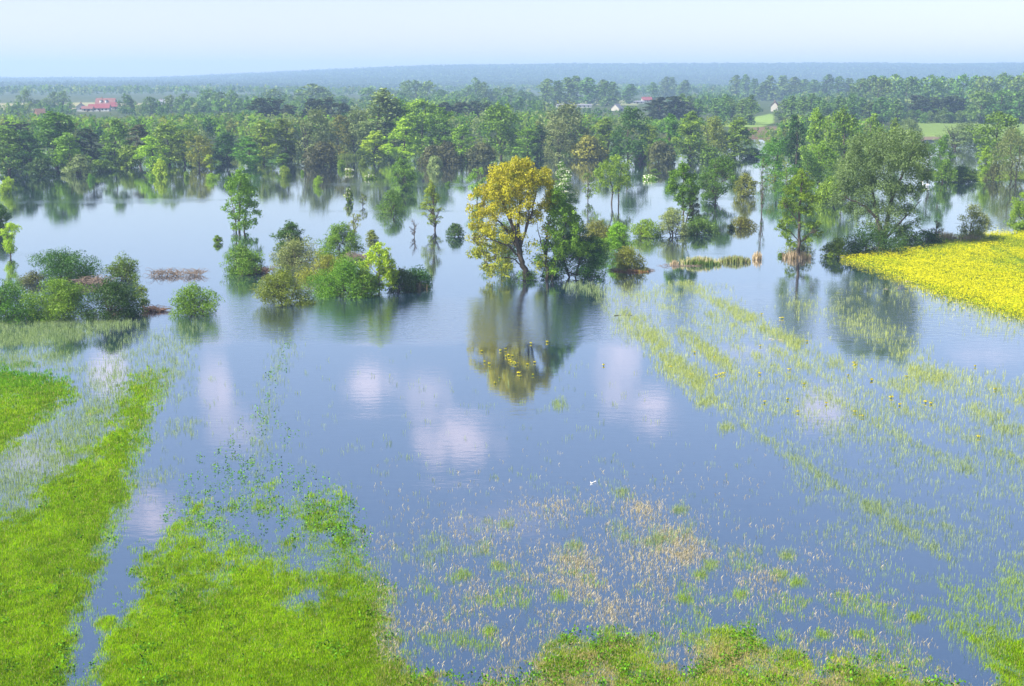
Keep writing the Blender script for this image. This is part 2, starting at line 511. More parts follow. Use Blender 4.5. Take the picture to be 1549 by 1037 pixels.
def segd(px, py, pts, closed=False):
    d = np.full(px.shape, 1e9); q = list(pts) + ([pts[0]] if closed else [])
    for (xa, ya), (xb, yb) in zip(q[:-1], q[1:]):
        vx, vy = xb - xa, yb - ya; l2 = vx * vx + vy * vy + 1e-9
        t = np.clip(((px - xa) * vx + (py - ya) * vy) / l2, 0, 1)
        d = np.minimum(d, np.hypot(px - xa - t * vx, py - ya - t * vy))
    return d


def soft(px, py, pts, s):
    d = segd(px, py, pts, True)
    d = np.where(inpoly(px, py, pts), d, -d)
    return sstep(-s, s, d)


def line(px, py, pts, w):
    return np.exp(-(segd(px, py, pts) / w) ** 2)


P_A = [(250, 575), (208, 570), (170, 640), (110, 700), (40, 770), (-60, 800), (-700, 1000), (-700, 1300), (60, 1300), (100, 1037), (118, 940), (145, 880), (170, 820), (195, 760), (205, 700), (225, 640)]
P_B = [(-700, 545), (-700, 900), (-200, 770), (0, 690), (60, 640), (118, 598), (105, 572), (60, 560), (0, 548)]
P_D = [(150, 1300), (140, 1020), (165, 940), (205, 880), (225, 840), (265, 800), (300, 775), (370, 755), (450, 750), (520, 752), (560, 800), (555, 850), (580, 890), (585, 940), (600, 990), (640, 1040), (660, 1300)]
P_E = [(600, 1300), (610, 1010), (700, 1030), (790, 1022), (840, 972), (900, 958), (960, 955), (1000, 985), (1025, 1010), (1045, 962), (1130, 955), (1170, 985), (1250, 1000), (1350, 1003), (1420, 1025), (1460, 1060), (1460, 1300)]
P_G = [(1480, 950), (1530, 955), (1620, 960), (1700, 1300), (1560, 1300), (1520, 1010)]
P_Y = [(1274, 391), (1330, 379), (1405, 372), (1450, 362), (1500, 356), (1560, 347), (2300, 320), (2300, 640), (1700, 520), (1549, 479), (1470, 457), (1420, 443), (1370, 424), (1320, 404)]
P_H = [(905, 432), (1030, 415), (1100, 440), (1230, 520), (1290, 540), (1420, 560), (1560, 570), (1900, 650), (2000, 1200), (1700, 1100), (1560, 960), (1440, 850), (1300, 770), (1200, 700), (1060, 610), (1000, 560), (945, 490), (905, 455)]


def patch(px, py, s=0, ws=1.0):
    """clumpiness measured on the ground, in metres"""
    X, Y = ground(px, np.maximum(py, 130))
    return fbm(X * .35 * ws, Y * .22 * ws, s, 4)


def dense(px, py):
    X, Y = ground(px, np.maximum(py, 130))
    n = fbm(X * .55, Y * .30, 3, 4) - .5
    n2 = fbm(X * 1.8, Y * 1.0, 9, 3) - .5
    wob = n * 42; wx = px + wob; wy = py + wob * .5
    n3 = fbm(X * 4.5, Y * 2.6, 15, 3) - .5
    wx = wx + n2 * 30 + n3 * 22; wy = wy + n2 * 16
    a = soft(wx, wy, P_A, 30); b = soft(wx, wy, P_B, 18)
    d = soft(wx, wy, P_D, 36) * (.56 + .44 * sstep(790, 885, py))
    e = soft(wx, wy, P_E, 34) * .80; g = soft(wx, wy, P_G, 18) * .8
    # open pools inside the meadow
    hole = line(px, py, [(370, 800), (420, 830), (470, 850)], 26) * .5 + line(px, py, [(440, 905), (475, 900)], 14) * .7 + line(px, py, [(420, 780), (445, 800)], 18) * .5
    d = d * (1 - np.clip(hole, 0, 1)) * (1 - .30 * sstep(.5, .62, fbm(X * .9, Y * .5, 13, 3)) * sstep(960, 800, py))
    m = np.maximum.reduce([a, b, d, e, g])
    return np.clip(m + (n * .9 + n2 * .8) * (m > .05) * (1.25 - m), 0, 1)


def land(px, py):
    """low banks under shrubs and beyond the flood"""
    m = soft(px, py, P_Y, 5) * 1.0
    m = np.maximum(m, .55 * soft(px, py, [(-300, 445), (60, 436), (150, 430), (215, 455), (232, 470), (140, 478), (0, 482), (-300, 480)], 6))
    return m


# far shore and fields, as pixel outlines of the flat ground
FARLINE = [(-900, 236), (0, 232), (150, 226), (300, 224), (430, 222), (520, 221), (640, 219), (800, 217), (1000, 214), (1150, 214), (1250, 232), (1400, 216), (1549, 214), (2400, 214)]


def groundh(X, Y):
    px, py = pixel(X, Y)
    near = Y < 430
    h = np.full(X.shape, -.55)
    if near.any():
        m = dense(px[near], py[near]); l = land(px[near], py[near])
        n = fbm(X[near] * .9, Y[near] * .7, 5, 3) - .5
        h[near] = np.maximum(-.40 + .42 * m, -.45 + .55 * l) + n * .05
    fl = np.interp(px, [p[0] for p in FARLINE], [p[1] for p in FARLINE])
    n = fbm(X * .012, Y * .02, 11, 3) - .5
    k = sstep(4, -6, py - fl + n * 14)
    k = np.maximum(k, (np.abs(py - 266) < 5) * sstep(1395, 1410, px) * 1.0)
    pond = soft(px, py, [(1420, 226), (1440, 222), (1485, 221), (1490, 232), (1480, 248), (1440, 250), (1425, 240)], 2)
    k = k * (1 - pond)
    far = Y > 330
    h = np.where(far, np.maximum(h, -.55 + 1.0 * k), h)
    # rolling wooded hills on the horizon
    hill = sstep(3300, 6300, Y) * (12 + 16 * fbm(X * .0011, Y * .0004, 21, 3) + 54 * sstep(-.30, -.04, X / np.maximum(Y, 500)) + 10 * sstep(-.1, .25, X / np.maximum(Y, 500)))
    h = h + hill + sstep(900, 3000, Y) * (fbm(X * .0015, Y * .0015, 31, 3) - .5) * 10
    return h


# ground sheet: rows fan out to the horizon
tan = np.concatenate([np.linspace(-1.5, -.5, 30, endpoint=False), np.linspace(-.5, .5, 430), np.linspace(.5, 1.5, 31)[1:]])
ys = np.concatenate([np.array([-300, -100, 0, 20, 34]), np.geomspace(40, 430, 380), np.geomspace(430, 1600, 160)[1:], np.geomspace(1600, 11000, 90)[1:]])
TT, YY = np.meshgrid(tan, ys)
XX = TT * np.maximum(YY, 60)
hh = groundh(XX.ravel(), YY.ravel())
nr, ncol = TT.shape
ii = np.arange(nr - 1)[:, None] * ncol + np.arange(ncol - 1)[None, :]
FF = np.stack([ii, ii + 1, ii + 1 + ncol, ii + ncol], -1).reshape(-1, 4)
V = np.stack([XX.ravel(), YY.ravel(), hh], 1)
gpx, gpy = pixel(V[:, 0], V[:, 1])
gc = np.zeros((len(V), 3))
n1 = fbm(V[:, 0] * .5, V[:, 1] * .5, 41, 4)[:, None]; n2 = fbm(V[:, 0] * .02, V[:, 1] * .02, 43, 4)[:, None]
gc[:] = np.array([.08, .14, .01]) * (1 - n1) + np.array([.18, .27, .012]) * n1
e = soft(gpx, gpy, [(590, 1300), (560, 880), (1000, 850), (1500, 980), (1500, 1300)], 40)[:, None]
gc = gc * (1 - .5 * e) + np.array([.24, .21, .09]) * .5 * e
farc = np.array([.035, .07, .022]) * (1 - n2) + np.array([.09, .10, .04]) * n2
kf = sstep(360, 420, V[:, 1])[:, None]
gc = gc * (1 - kf) + farc * kf
FIELDS = [([(1372, 185), (1500, 186), (1560, 184), (1900, 184), (1900, 206), (1500, 210), (1380, 208), (1355, 196)], (.17, .25, .06)),
          ([(1083, 181), (1130, 180), (1168, 172), (1172, 186), (1150, 194), (1085, 192)], (.20, .30, .07)),
          ([(-300, 158), (150, 155), (240, 157), (230, 163), (100, 167), (-300, 167)], (.30, .28, .15)),
          ([(820, 155), (960, 152), (965, 160), (820, 160)], (.25, .27, .14)),
          ([(1130, 194), (1175, 192), (1180, 214), (1130, 218)], (.16, .11, .08)),
          ([(90, 186), (170, 184), (170, 196), (90, 200)], (.16, .12, .09)),
          ([(1375, 208), (1425, 208), (1425, 222), (1375, 222)], (.17, .13, .10))]
for pts, c in FIELDS:
    f = soft(gpx, gpy, pts, 1.2)[:, None] * kf
    gc = gc * (1 - f) + np.array(c) * (.85 + .3 * n2) * f
gm, gnt, gout = new_mat('ground')
ga = gnt.nodes.new('ShaderNodeAttribute'); ga.attribute_name = 'col'
gn = gnt.nodes.new('ShaderNodeTexNoise'); gn.inputs['Scale'].default_value = 3.5; gn.inputs['Detail'].default_value = 8
gtc = gnt.nodes.new('ShaderNodeTexCoord'); gnt.links.new(gtc.outputs['Object'], gn.inputs['Vector'])
gmx = gnt.nodes.new('ShaderNodeMix'); gmx.data_type = 'RGBA'; gmx.blend_type = 'MULTIPLY'; gmx.inputs[0].default_value = 1
gr = gnt.nodes.new('ShaderNodeValToRGB'); gr.color_ramp.elements[0].position = .3; gr.color_ramp.elements[0].color = (.55, .55, .5, 1); gr.color_ramp.elements[1].position = .7; gr.color_ramp.elements[1].color = (1.25, 1.25, 1.1, 1)
gp = gnt.nodes.new('ShaderNodeBsdfPrincipled'); gp.inputs['Roughness'].default_value = .95; gp.inputs['Specular IOR Level'].default_value = .1
gnt.links.new(gn.outputs[0], gr.inputs[0]); gnt.links.new(ga.outputs['Color'], gmx.inputs[6]); gnt.links.new(gr.outputs[0], gmx.inputs[7])
gnt.links.new(gmx.outputs[2], gp.inputs['Base Color']); gnt.links.new(gp.outputs[0], gout.inputs[0])
GO = link('ground', mesh_np('ground', V, FF, gm, gc)); tag(GO, 'low meadow ground with drowned edges running to wooded hills', 'ground', kind='structure')

# water: one level sheet with wind ripples
wm, wnt, wout = new_mat('flood_water'); N = wnt.nodes.new; L = wnt.links.new
tc = N('ShaderNodeTexCoord')
mp = N('ShaderNodeMapping'); mp.inputs['Scale'].default_value = (.55, 1.1, 1); L(tc.outputs['Object'], mp.inputs['Vector'])
w1 = N('ShaderNodeTexNoise'); w1.inputs['Scale'].default_value = 1.3; w1.inputs['Detail'].default_value = 3; L(mp.outputs[0], w1.inputs['Vector'])
w2 = N('ShaderNodeTexNoise'); w2.inputs['Scale'].default_value = 5.5; w2.inputs['Detail'].default_value = 3; L(mp.outputs[0], w2.inputs['Vector'])
# where the wind touches the water: long streaks plus one breeze band
mp2 = N('ShaderNodeMapping'); mp2.inputs['Scale'].default_value = (.010, .05, 1); L(tc.outputs['Object'], mp2.inputs['Vector'])
w3 = N('ShaderNodeTexNoise'); w3.inputs['Scale'].default_value = 1; w3.inputs['Detail'].default_value = 4; L(mp2.outputs[0], w3.inputs['Vector'])
st = N('ShaderNodeMapRange'); st.inputs['From Min'].default_value = .56; st.inputs['From Max'].default_value = .70; L(w3.outputs[0], st.inputs['Value'])
sp_ = N('ShaderNodeSeparateXYZ'); L(tc.outputs['Object'], sp_.inputs[0])


def WM(op, a, b=None, c=None, clamp=False):
    m = N('ShaderNodeMath'); m.operation = op; m.use_clamp = clamp
    for i, v in enumerate((a, b, c)):
        if v is None: continue
        if isinstance(v, (int, float)): m.inputs[i].default_value = v
        else: L(v, m.inputs[i])
    return m.outputs[0]


yb0 = float(ground(774, 519)[1]); yb1 = float(ground(774, 440)[1])
yy = WM('MULTIPLY_ADD', w3.outputs[0], 26.0, sp_.outputs[1]); yy = WM('SUBTRACT', yy, 13.0)
ba = N('ShaderNodeMapRange'); ba.interpolation_type = 'SMOOTHSTEP'; ba.inputs['From Min'].default_value = yb0 - 4; ba.inputs['From Max'].default_value = yb0 + 6; L(yy, ba.inputs['Value'])
bb = N('ShaderNodeMapRange'); bb.interpolation_type = 'SMOOTHSTEP'; bb.inputs['From Min'].default_value = yb1 + 9; bb.inputs['From Max'].default_value = yb1 - 14; L(yy, bb.inputs['Value'])
xa = N('ShaderNodeMapRange'); xa.interpolation_type = 'SMOOTHSTEP'; xa.inputs['From Min'].default_value = -44; xa.inputs['From Max'].default_value = -24; L(sp_.outputs[0], xa.inputs['Value'])
band = WM('MULTIPLY', WM('MULTIPLY', ba.outputs[0], bb.outputs[0]), xa.outputs[0])
amt = WM('MULTIPLY_ADD', WM('MAXIMUM', band, WM('MULTIPLY', st.outputs[0], .55)), .9, .10)
b1 = N('ShaderNodeBump'); b1.inputs['Distance'].default_value = .035; L(w1.outputs[0], b1.inputs['Height']); L(WM('MULTIPLY', amt, 1.0), b1.inputs['Strength'])
b2 = N('ShaderNodeBump'); b2.inputs['Distance'].default_value = .012; L(w2.outputs[0], b2.inputs['Height']); L(amt, b2.inputs['Strength']); L(b1.outputs[0], b2.inputs['Normal'])
wp = N('ShaderNodeBsdfPrincipled'); wp.inputs['Base Color'].default_value = (.020, .050, .095, 1)
wp.inputs['Roughness'].default_value = .03; wp.inputs['IOR'].default_value = 4.2
L(b2.outputs[0], wp.inputs['Normal'])
wp.inputs['IOR'].default_value = 1.33
gl = N('ShaderNodeBsdfGlossy'); gl.inputs['Roughness'].default_value = .03; gl.inputs['Color'].default_value = (.91, .91, .90, 1); L(b2.outputs[0], gl.inputs['Normal'])
lw = N('ShaderNodeLayerWeight'); lw.inputs['Blend'].default_value = .5
wmx = N('ShaderNodeMixShader'); L(WM('POWER', lw.outputs['Facing'], 1.65), wmx.inputs[0]); L(wp.outputs[0], wmx.inputs[1]); L(gl.outputs[0], wmx.inputs[2])
L(wmx.outputs[0], wout.inputs[0])
Vw = np.array([(-2600, -300, 0), (2600, -300, 0), (2600, 1500, 0), (-2600, 1500, 0)], float)
WO = link('water', mesh_np('water', Vw, np.array([[0, 1, 2, 3]]), wm)); tag(WO, 'calm flood water mirroring sky and trees', 'water', kind='structure')

# ------------------------------------------------------------------ grasses


def blades(px, py, per, hgt, wid, spread, c0, c1, rs, z=None, lean=.35):
    """per blades per tuft; every blade a bent sliver"""
    n = len(px)
    X, Y = ground(px, py)
    X = np.repeat(X, per); Y = np.repeat(Y, per); m = n * per
    hg = np.repeat(np.broadcast_to(hgt, (n,)), per) * rs.uniform(.5, 1.25, m)
    wd = np.repeat(np.broadcast_to(wid, (n,)), per) * rs.uniform(.6, 1.3, m)
    sp2 = np.repeat(np.broadcast_to(spread, (n,)), per)
    X = X + rs.normal(0, 1, m) * sp2; Y = Y + rs.normal(0, 1, m) * sp2
    zz = np.repeat(z if z is not None else np.full(n, -.03), per)
    a = rs.uniform(0, math.pi, m); ld = rs.uniform(0, 2 * math.pi, m); ln = rs.uniform(0, lean, m) * hg
    ex, ey = np.cos(a) * wd / 2, np.sin(a) * wd / 2
    V = np.zeros((m, 4, 3))
    V[:, 0] = np.stack([X - ex, Y - ey, zz], 1); V[:, 1] = np.stack([X + ex, Y + ey, zz], 1)
    mx = X + np.cos(ld) * ln * .35; my = Y + np.sin(ld) * ln * .35
    V[:, 2] = np.stack([mx + ex * .8, my + ey * .8, zz + hg * .62], 1)
    V[:, 3] = np.stack([X + np.cos(ld) * ln, Y + np.sin(ld) * ln, zz + hg], 1)
    Fq = np.arange(m * 4).reshape(m, 4)
    k = np.repeat(rs.uniform(0, 1, n), per)[:, None] * .5 + rs.uniform(0, .5, (m, 1))
    c = np.asarray(c0) * (1 - k) + np.asarray(c1) * k
    return V.reshape(-1, 3), Fq, np.repeat(c, 4, 0)


def scatter(n, x0, x1, y0, y1, fn, rs):
    px = rs.uniform(x0, x1, n); py = rs.uniform(y0, y1, n)
    d = fn(px, py); k = rs.uniform(0, 1, n) < d
    return px[k], py[k], d[k]


def merge(parts):
    Vs, Fs, Cs, o = [], [], [], 0
    for V, f, c in parts:
        Vs.append(V); Fs.append(f + o); Cs.append(c); o += len(V)
    return np.concatenate(Vs), np.concatenate(Fs), np.concatenate(Cs)


rs = np.random.RandomState(11)
# lush meadow
px, py, d = scatter(620000, -160, 1700, 480, 1110, lambda x, y: sstep(.12, .95, dense(x, y)) ** 1.3 * .95, rs)
X, Y = ground(px, py)
gz = np.maximum(groundh(X, Y), -.04) - .01
far = sstep(850, 560, py)
teal = sstep(620, 560, py) * sstep(170, 70, px) * sstep(500, 540, py)  # bluish young corn at the back left
lowc = np.array([.15, .28, .002]); hic = np.array([.45, .65, .003])
bump = sstep(.30, .72, fbm(X * 1.1, Y * .8, 78, 4))
V1 = blades(px, py, 5, (.12 + .05 * far) + .09 * bump, .023 + .016 * far, .10, lowc, hic, rs, gz)
V1[2][:] *= np.repeat(.80 + .34 * sstep(.3, .7, fbm(X * 3.3, Y * 2.2, 79, 3)), 20)[:, None]
tint = np.repeat(teal, 20)[:, None]
V1[2][:] = V1[2] * (1 - tint) + V1[2] * np.array([.45, .72, 4.0]) * tint
yy_ = np.repeat(sstep(.35, .65, patch(px, py, 77)), 20)[:, None]
V1[2][:] *= (1 - .22 * yy_ * np.array([1, .8, .5]))
tanm = np.repeat(soft(px, py, [(560, 1300), (585, 930), (700, 1000), (1000, 960), (1480, 1000), (1480, 1300)], 25) * (rs.uniform(0, 1, len(px)) < .25 + .5 * sstep(.4, .6, fbm(px * .02, py * .03, 59, 2))), 20)[:, None]
V1[2][:] = V1[2] * (1 - tanm) + np.array([.56, .47, .20]) * rs.uniform(.6, 1.1, (len(tanm), 1)) * tanm
tone = np.repeat(rs.uniform(0, 1, len(px) * 5), 4)[:, None]
V1[2][:] = np.where(tone < .07, np.array([.50, .42, .16]), np.where(tone > .86, V1[2] * np.array([.42, .55, .8]), V1[2]))
o = link('grass', mesh_np('grass', V1[0], V1[1], GRASS, V1[2])); tag(o, 'lush bright green meadow grass at the water edge in front', 'grass', kind='stuff')
print('meadow tufts', len(px))

# taller leafy weeds making darker knots in the meadow


def weeds(x, y):
    c = fbm(x * .045, y * .06, 51, 3)
    k = sstep(.62, .75, c) * .5 * (dense(x, y) > .35)
    k = np.maximum(k, .42 * soft(x, y, P_E, 20) * sstep(.50, .62, fbm(x * .035, y * .05, 53, 3)))
    k = np.maximum(k, .75 * soft(x, y, [(450, 760), (500, 745), (540, 760), (560, 830), (545, 850), (520, 820), (470, 800)], 12) * (fbm(x * .09, y * .12, 52, 2) > .5))
    k = np.maximum(k, .35 * line(x, y, [(430, 520), (400, 620), (385, 690), (375, 740)], 9) * (fbm(x * .05, y * .05, 57, 2) > .46))
    k = np.maximum(k, .30 * soft(x, y, [(240, 790), (300, 690), (420, 690), (540, 740), (540, 800), (300, 800)], 15) * (fbm(x * .07, y * .09, 55, 2) > .55))
    k = np.maximum(k, .16 * soft(x, y, [(300, 700), (380, 640), (430, 560), (450, 640), (420, 740), (300, 760)], 15) * (fbm(x * .06, y * .06, 56, 2) > .52))
    return k


px, py, d = scatter(60000, -50, 1650, 500, 1100, weeds, rs)
X, Y = ground(px, py); m = len(px) * 5
pos = np.stack([np.repeat(X, 5) + rs.normal(0, .11, m), np.repeat(Y, 5) + rs.normal(0, .11, m), rs.uniform(.04, .30, m)], 1)
nn = unit(rs.normal(size=(m, 3)) + np.array([0, -.2, .7]))
Vc, Fc = cards(pos, nn, np.full(m, .13), rs)
cc = np.repeat(np.array([.06, .18, .008]) * (1 - rs.uniform(0, 1, (m, 1))) + np.array([.16, .34, .012]) * rs.uniform(0, 1, (m, 1)), 4, 0)
o = link('weeds', mesh_np('weeds', Vc, Fc, GRASS, cc)); tag(o, 'darker leafy weed knots scattered over the meadow and shallows', 'weeds', kind='stuff')

# green shoots standing in the water


def shoots(x, y):
    n = sstep(.30, .72, patch(x, y, 61)); n2 = sstep(.42, .75, patch(x, y, 62, 3.0))
    g = .75 * n + .35 * n2
    k = soft(x, y, P_H, 18) * (.19 - .10 * sstep(620, 760, y)) * (g + .08)
    k = np.maximum(k, 1.0 * line(x, y, [(1020, 418), (1075, 450), (1140, 485), (1205, 520)], 9) * (.5 + n))
    k = np.maximum(k, .6 * line(x, y, [(1205, 520), (1300, 560), (1380, 590)], 13) * g)
    k = np.maximum(k, .85 * line(x, y, [(1030, 500), (1070, 530), (1105, 552)], 9) * (.5 + n))
    k = np.maximum(k, .8 * line(x, y, [(945, 482), (985, 505), (1010, 545), (1060, 580)], 17) * (.35 + n))
    k = np.maximum(k, .9 * line(x, y, [(1062, 606), (1070, 610)], 7))
    k = np.maximum(k, .40 * line(x, y, [(925, 440), (965, 450), (1010, 435)], 12) * (.4 + n))
    k = np.maximum(k, .40 * line(x, y, [(905, 445), (920, 468)], 8))
    k = np.maximum(k, .75 * line(x, y, [(862, 432), (905, 438)], 8))
    k = np.maximum(k, .40 * line(x, y, [(1270, 470), (1330, 500), (1385, 535)], 20) * (.3 + n2))
    k = np.maximum(k, .30 * line(x, y, [(1300, 432), (1350, 440), (1380, 445)], 13) * (.3 + n2))
    k = np.maximum(k, .5 * line(x, y, [(1205, 458), (1225, 465)], 14) * (.3 + n2))
    k = np.maximum(k, .7 * line(x, y, [(1380, 560), (1450, 580), (1549, 600), (1700, 640)], 15) * (.25 + n))
    k = np.maximum(k, .6 * line(x, y, [(1470, 610), (1549, 655), (1650, 700)], 16) * (.25 + n2))
    k = np.maximum(k, .22 * line(x, y, [(1400, 470), (1460, 480), (1530, 500)], 15) * g)
    k = np.maximum(k, .75 * line(x, y, [(1310, 764), (1330, 770)], 9))
    k = np.maximum(k, .16 * soft(x, y, [(1200, 690), (1560, 690), (1700, 1100), (1500, 1000), (1330, 880), (1220, 780)], 30) * g)
    k = np.maximum(k, .26 * soft(x, y, [(1370, 870), (1560, 850), (1650, 1100), (1560, 1040), (1440, 960), (1380, 930)], 22) * g)
    for pts in ([(960, 440), (1060, 490), (1180, 560), (1300, 625), (1480, 720)], [(1075, 600), (1180, 680), (1320, 768), (1440, 850)], [(1240, 560), (1380, 625), (1549, 700)], [(990, 430), (1120, 500), (1260, 575)]):
        k = np.maximum(k, .42 * line(x, y, pts, 8) * (.25 + g))
    # back left
    k = np.maximum(k, .85 * soft(x, y, [(-300, 484), (60, 482), (190, 483), (222, 487), (150, 505), (90, 520), (-300, 530)], 6) * (.45 + .5 * n))
    k = np.maximum(k, .55 * soft(x, y, [(-300, 530), (40, 525), (130, 540), (140, 560), (0, 560), (-300, 560)], 8) * (.2 + n))
    k = np.maximum(k, .30 * soft(x, y, [(0, 700), (60, 640), (120, 590), (180, 520), (300, 490), (280, 560), (230, 650), (120, 740), (0, 880)], 22) * (.3 + g))
    k = np.maximum(k, .40 * soft(x, y, [(-100, 900), (-100, 700), (60, 660), (170, 600), (200, 600), (120, 700), (40, 800)], 14) * (.3 + g))
    k = np.maximum(k, .22 * soft(x, y, [(200, 750), (235, 620), (290, 560), (310, 620), (240, 760)], 20) * g)
    k = np.maximum(k, .10 * line(x, y, [(435, 510), (400, 620), (390, 700)], 16) * (.3 + g))
    k = np.maximum(k, .03 * soft(x, y, [(250, 560), (900, 540), (1200, 700), (1300, 1000), (600, 1000), (540, 740), (300, 700)], 40) * sstep(.5, .8, n2))
    k = np.maximum(k, .20 * soft(x, y, [(560, 800), (760, 780), (1000, 770), (1200, 830), (1340, 900), (1400, 1000), (600, 1000)], 30) * sstep(.52, .72, patch(x, y, 63, 2.0)))
    for (a, b) in [(845, 902), (985, 820), (765, 792), (740, 955), (1030, 770), (1205, 880), (920, 955), (1190, 840), (1075, 855), (1245, 960), (1385, 935), (1300, 960), (1120, 900), (1060, 870), (700, 870), (755, 855), (1035, 905), (1180, 870), (940, 745), (845, 612), (870, 825), (995, 815), (1100, 645), (1060, 610)]:
        k = np.maximum(k, .9 * np.exp(-((x - a) / 9) ** 2 - ((y - b) / 6) ** 2))
    return np.clip(k, 0, 1) * (1 - sstep(.55, .9, dense(x, y)))


px, py, d = scatter(760000, -220, 2150, 425, 1120, shoots, rs)
near = sstep(480, 900, py)
hgt = .33 - .11 * near
V2 = blades(px, py, 4, hgt, .021 - .003 * near, .11, (.15, .22, .08), (.40, .48, .24), rs, None, .3)
yel = np.repeat(sstep(880, 960, px) * sstep(720, 560, py), 16)[:, None]
V2[2][:] = V2[2] * (1 - yel) + (V2[2] * np.array([1.35, 1.2, .8]) + .02) * yel
lush = np.repeat(sstep(820, 900, py), 16)[:, None]
V2[2][:] = V2[2] * (1 - lush) + V2[2] * np.array([.95, 1.08, .35]) * lush
o = link('marsh_grass', mesh_np('marsh_grass', V2[0], V2[1], GRASS, V2[2])); tag(o, 'thin green grass shoots poking out of the shallow flood water', 'marsh grass', kind='stuff')
print('shoots', len(px))

# dead straw stalks


def straw(x, y):
    n = sstep(.38, .70, patch(x, y, 71, 1.6))
    k = .09 * soft(x, y, [(540, 790), (700, 770), (860, 740), (1000, 745), (1130, 800), (1230, 840), (1370, 930), (1480, 1060), (600, 1060), (560, 900)], 45) * (.25 + n)
    for (a, b, sx_, sy_, s) in [(1000, 835, 62, 42, .75), (975, 780, 32, 20, .75), (870, 865, 55, 36, .5), (838, 775, 26, 18, .5), (930, 925, 55, 26, .5), (790, 880, 60, 40, .2), (1150, 870, 60, 40, .2), (585, 940, 22, 60, .35), (740, 900, 80, 40, .12), (1040, 850, 40, 40, .2)]:
        k = np.maximum(k, s * np.exp(-((x - a) / sx_) ** 2 - ((y - b) / sy_) ** 2) * (.5 + n))
    k = np.maximum(k, .012 * soft(x, y, [(560, 700), (1150, 690), (1400, 900), (600, 900)], 40))
    return k


px, py, d = scatter(420000, -100, 1700, 640, 1120, straw, rs)
V3 = blades(px, py, 2, .17, .021, .06, (.30, .25, .17), (.62, .53, .37), rs, None, .8)
o = link('dry_stalks', mesh_np('dry_stalks', V3[0], V3[1], GRASS, V3[2])); tag(o, 'pale straw coloured dead stalks standing in the front shallows', 'stalks', kind='stuff')
print('straw', len(px))

# the yellow flowering field


def yel(x, y):
    n = fbm(*[q * .12 for q in ground(x, y)], 81, 4)
    xw = x + (n - .5) * 26; yw = y + (n - .5) * 12
    k = soft(xw, yw, P_Y, 9) * (.35 + .9 * n)
    k *= 1 - .75 * line(x, y, [(1500, 378), (1549, 400)], 6) - .5 * line(x, y, [(1470, 392), (1549, 412)], 5)
    k = np.maximum(k, .18 * line(x, y, [(1380, 428), (1430, 450), (1549, 482)], 9))
    return np.clip(k, 0, 1)


px, py, d = scatter(290000, 1250, 1950, 335, 560, yel, rs)
X, Y = ground(px, py)
gz = np.maximum(groundh(X, Y), -.02)
V4 = blades(px, py, 1, .30, .06, .05, (.10, .15, .012), (.22, .27, .02), rs, gz, .3)
m = len(px) * 3
hd = np.repeat(rs.uniform(.22, .55, len(px)) * (.7 + .6 * fbm(X * .5, Y * .3, 84, 3)), 3)
pos = np.stack([np.repeat(X, 3) + rs.normal(0, .10, m), np.repeat(Y, 3) + rs.normal(0, .10, m), np.repeat(gz, 3) + hd + rs.normal(0, .05, m)], 1)
Vc, Fc = cards(pos, unit(rs.normal(size=(m, 3)) * .8 + np.array([0, -.1, 1.0])), np.full(m, .10), rs, .8)
k = rs.uniform(0, 1, (m, 1)); dark = np.repeat((fbm(X * .2, Y * .12, 88, 3) > .60) & (rs.uniform(0, 1, len(px)) < .3), 3)[:, None]
cc = np.array([.62, .57, .006]) * (1 - k) + np.array([.84, .76, .014]) * k
edge = (segd(np.repeat(px, 3), np.repeat(py, 3), [(1400, 378), (1450, 370), (1500, 364), (1549, 374)]) < 6)[:, None] & (k < .8)
cc = np.where(dark, cc * np.array([.62, .8, .6]), cc); cc = np.where(edge, np.array([.30, .36, .02]), cc)
VY = merge([V4, (Vc, Fc, np.repeat(cc, 4, 0))])
o = link('flowers', mesh_np('flowers', VY[0], VY[1], GRASS, VY[2])); tag(o, 'dense yellow flowering crop covering the raised field at right', 'flower field', kind='stuff')

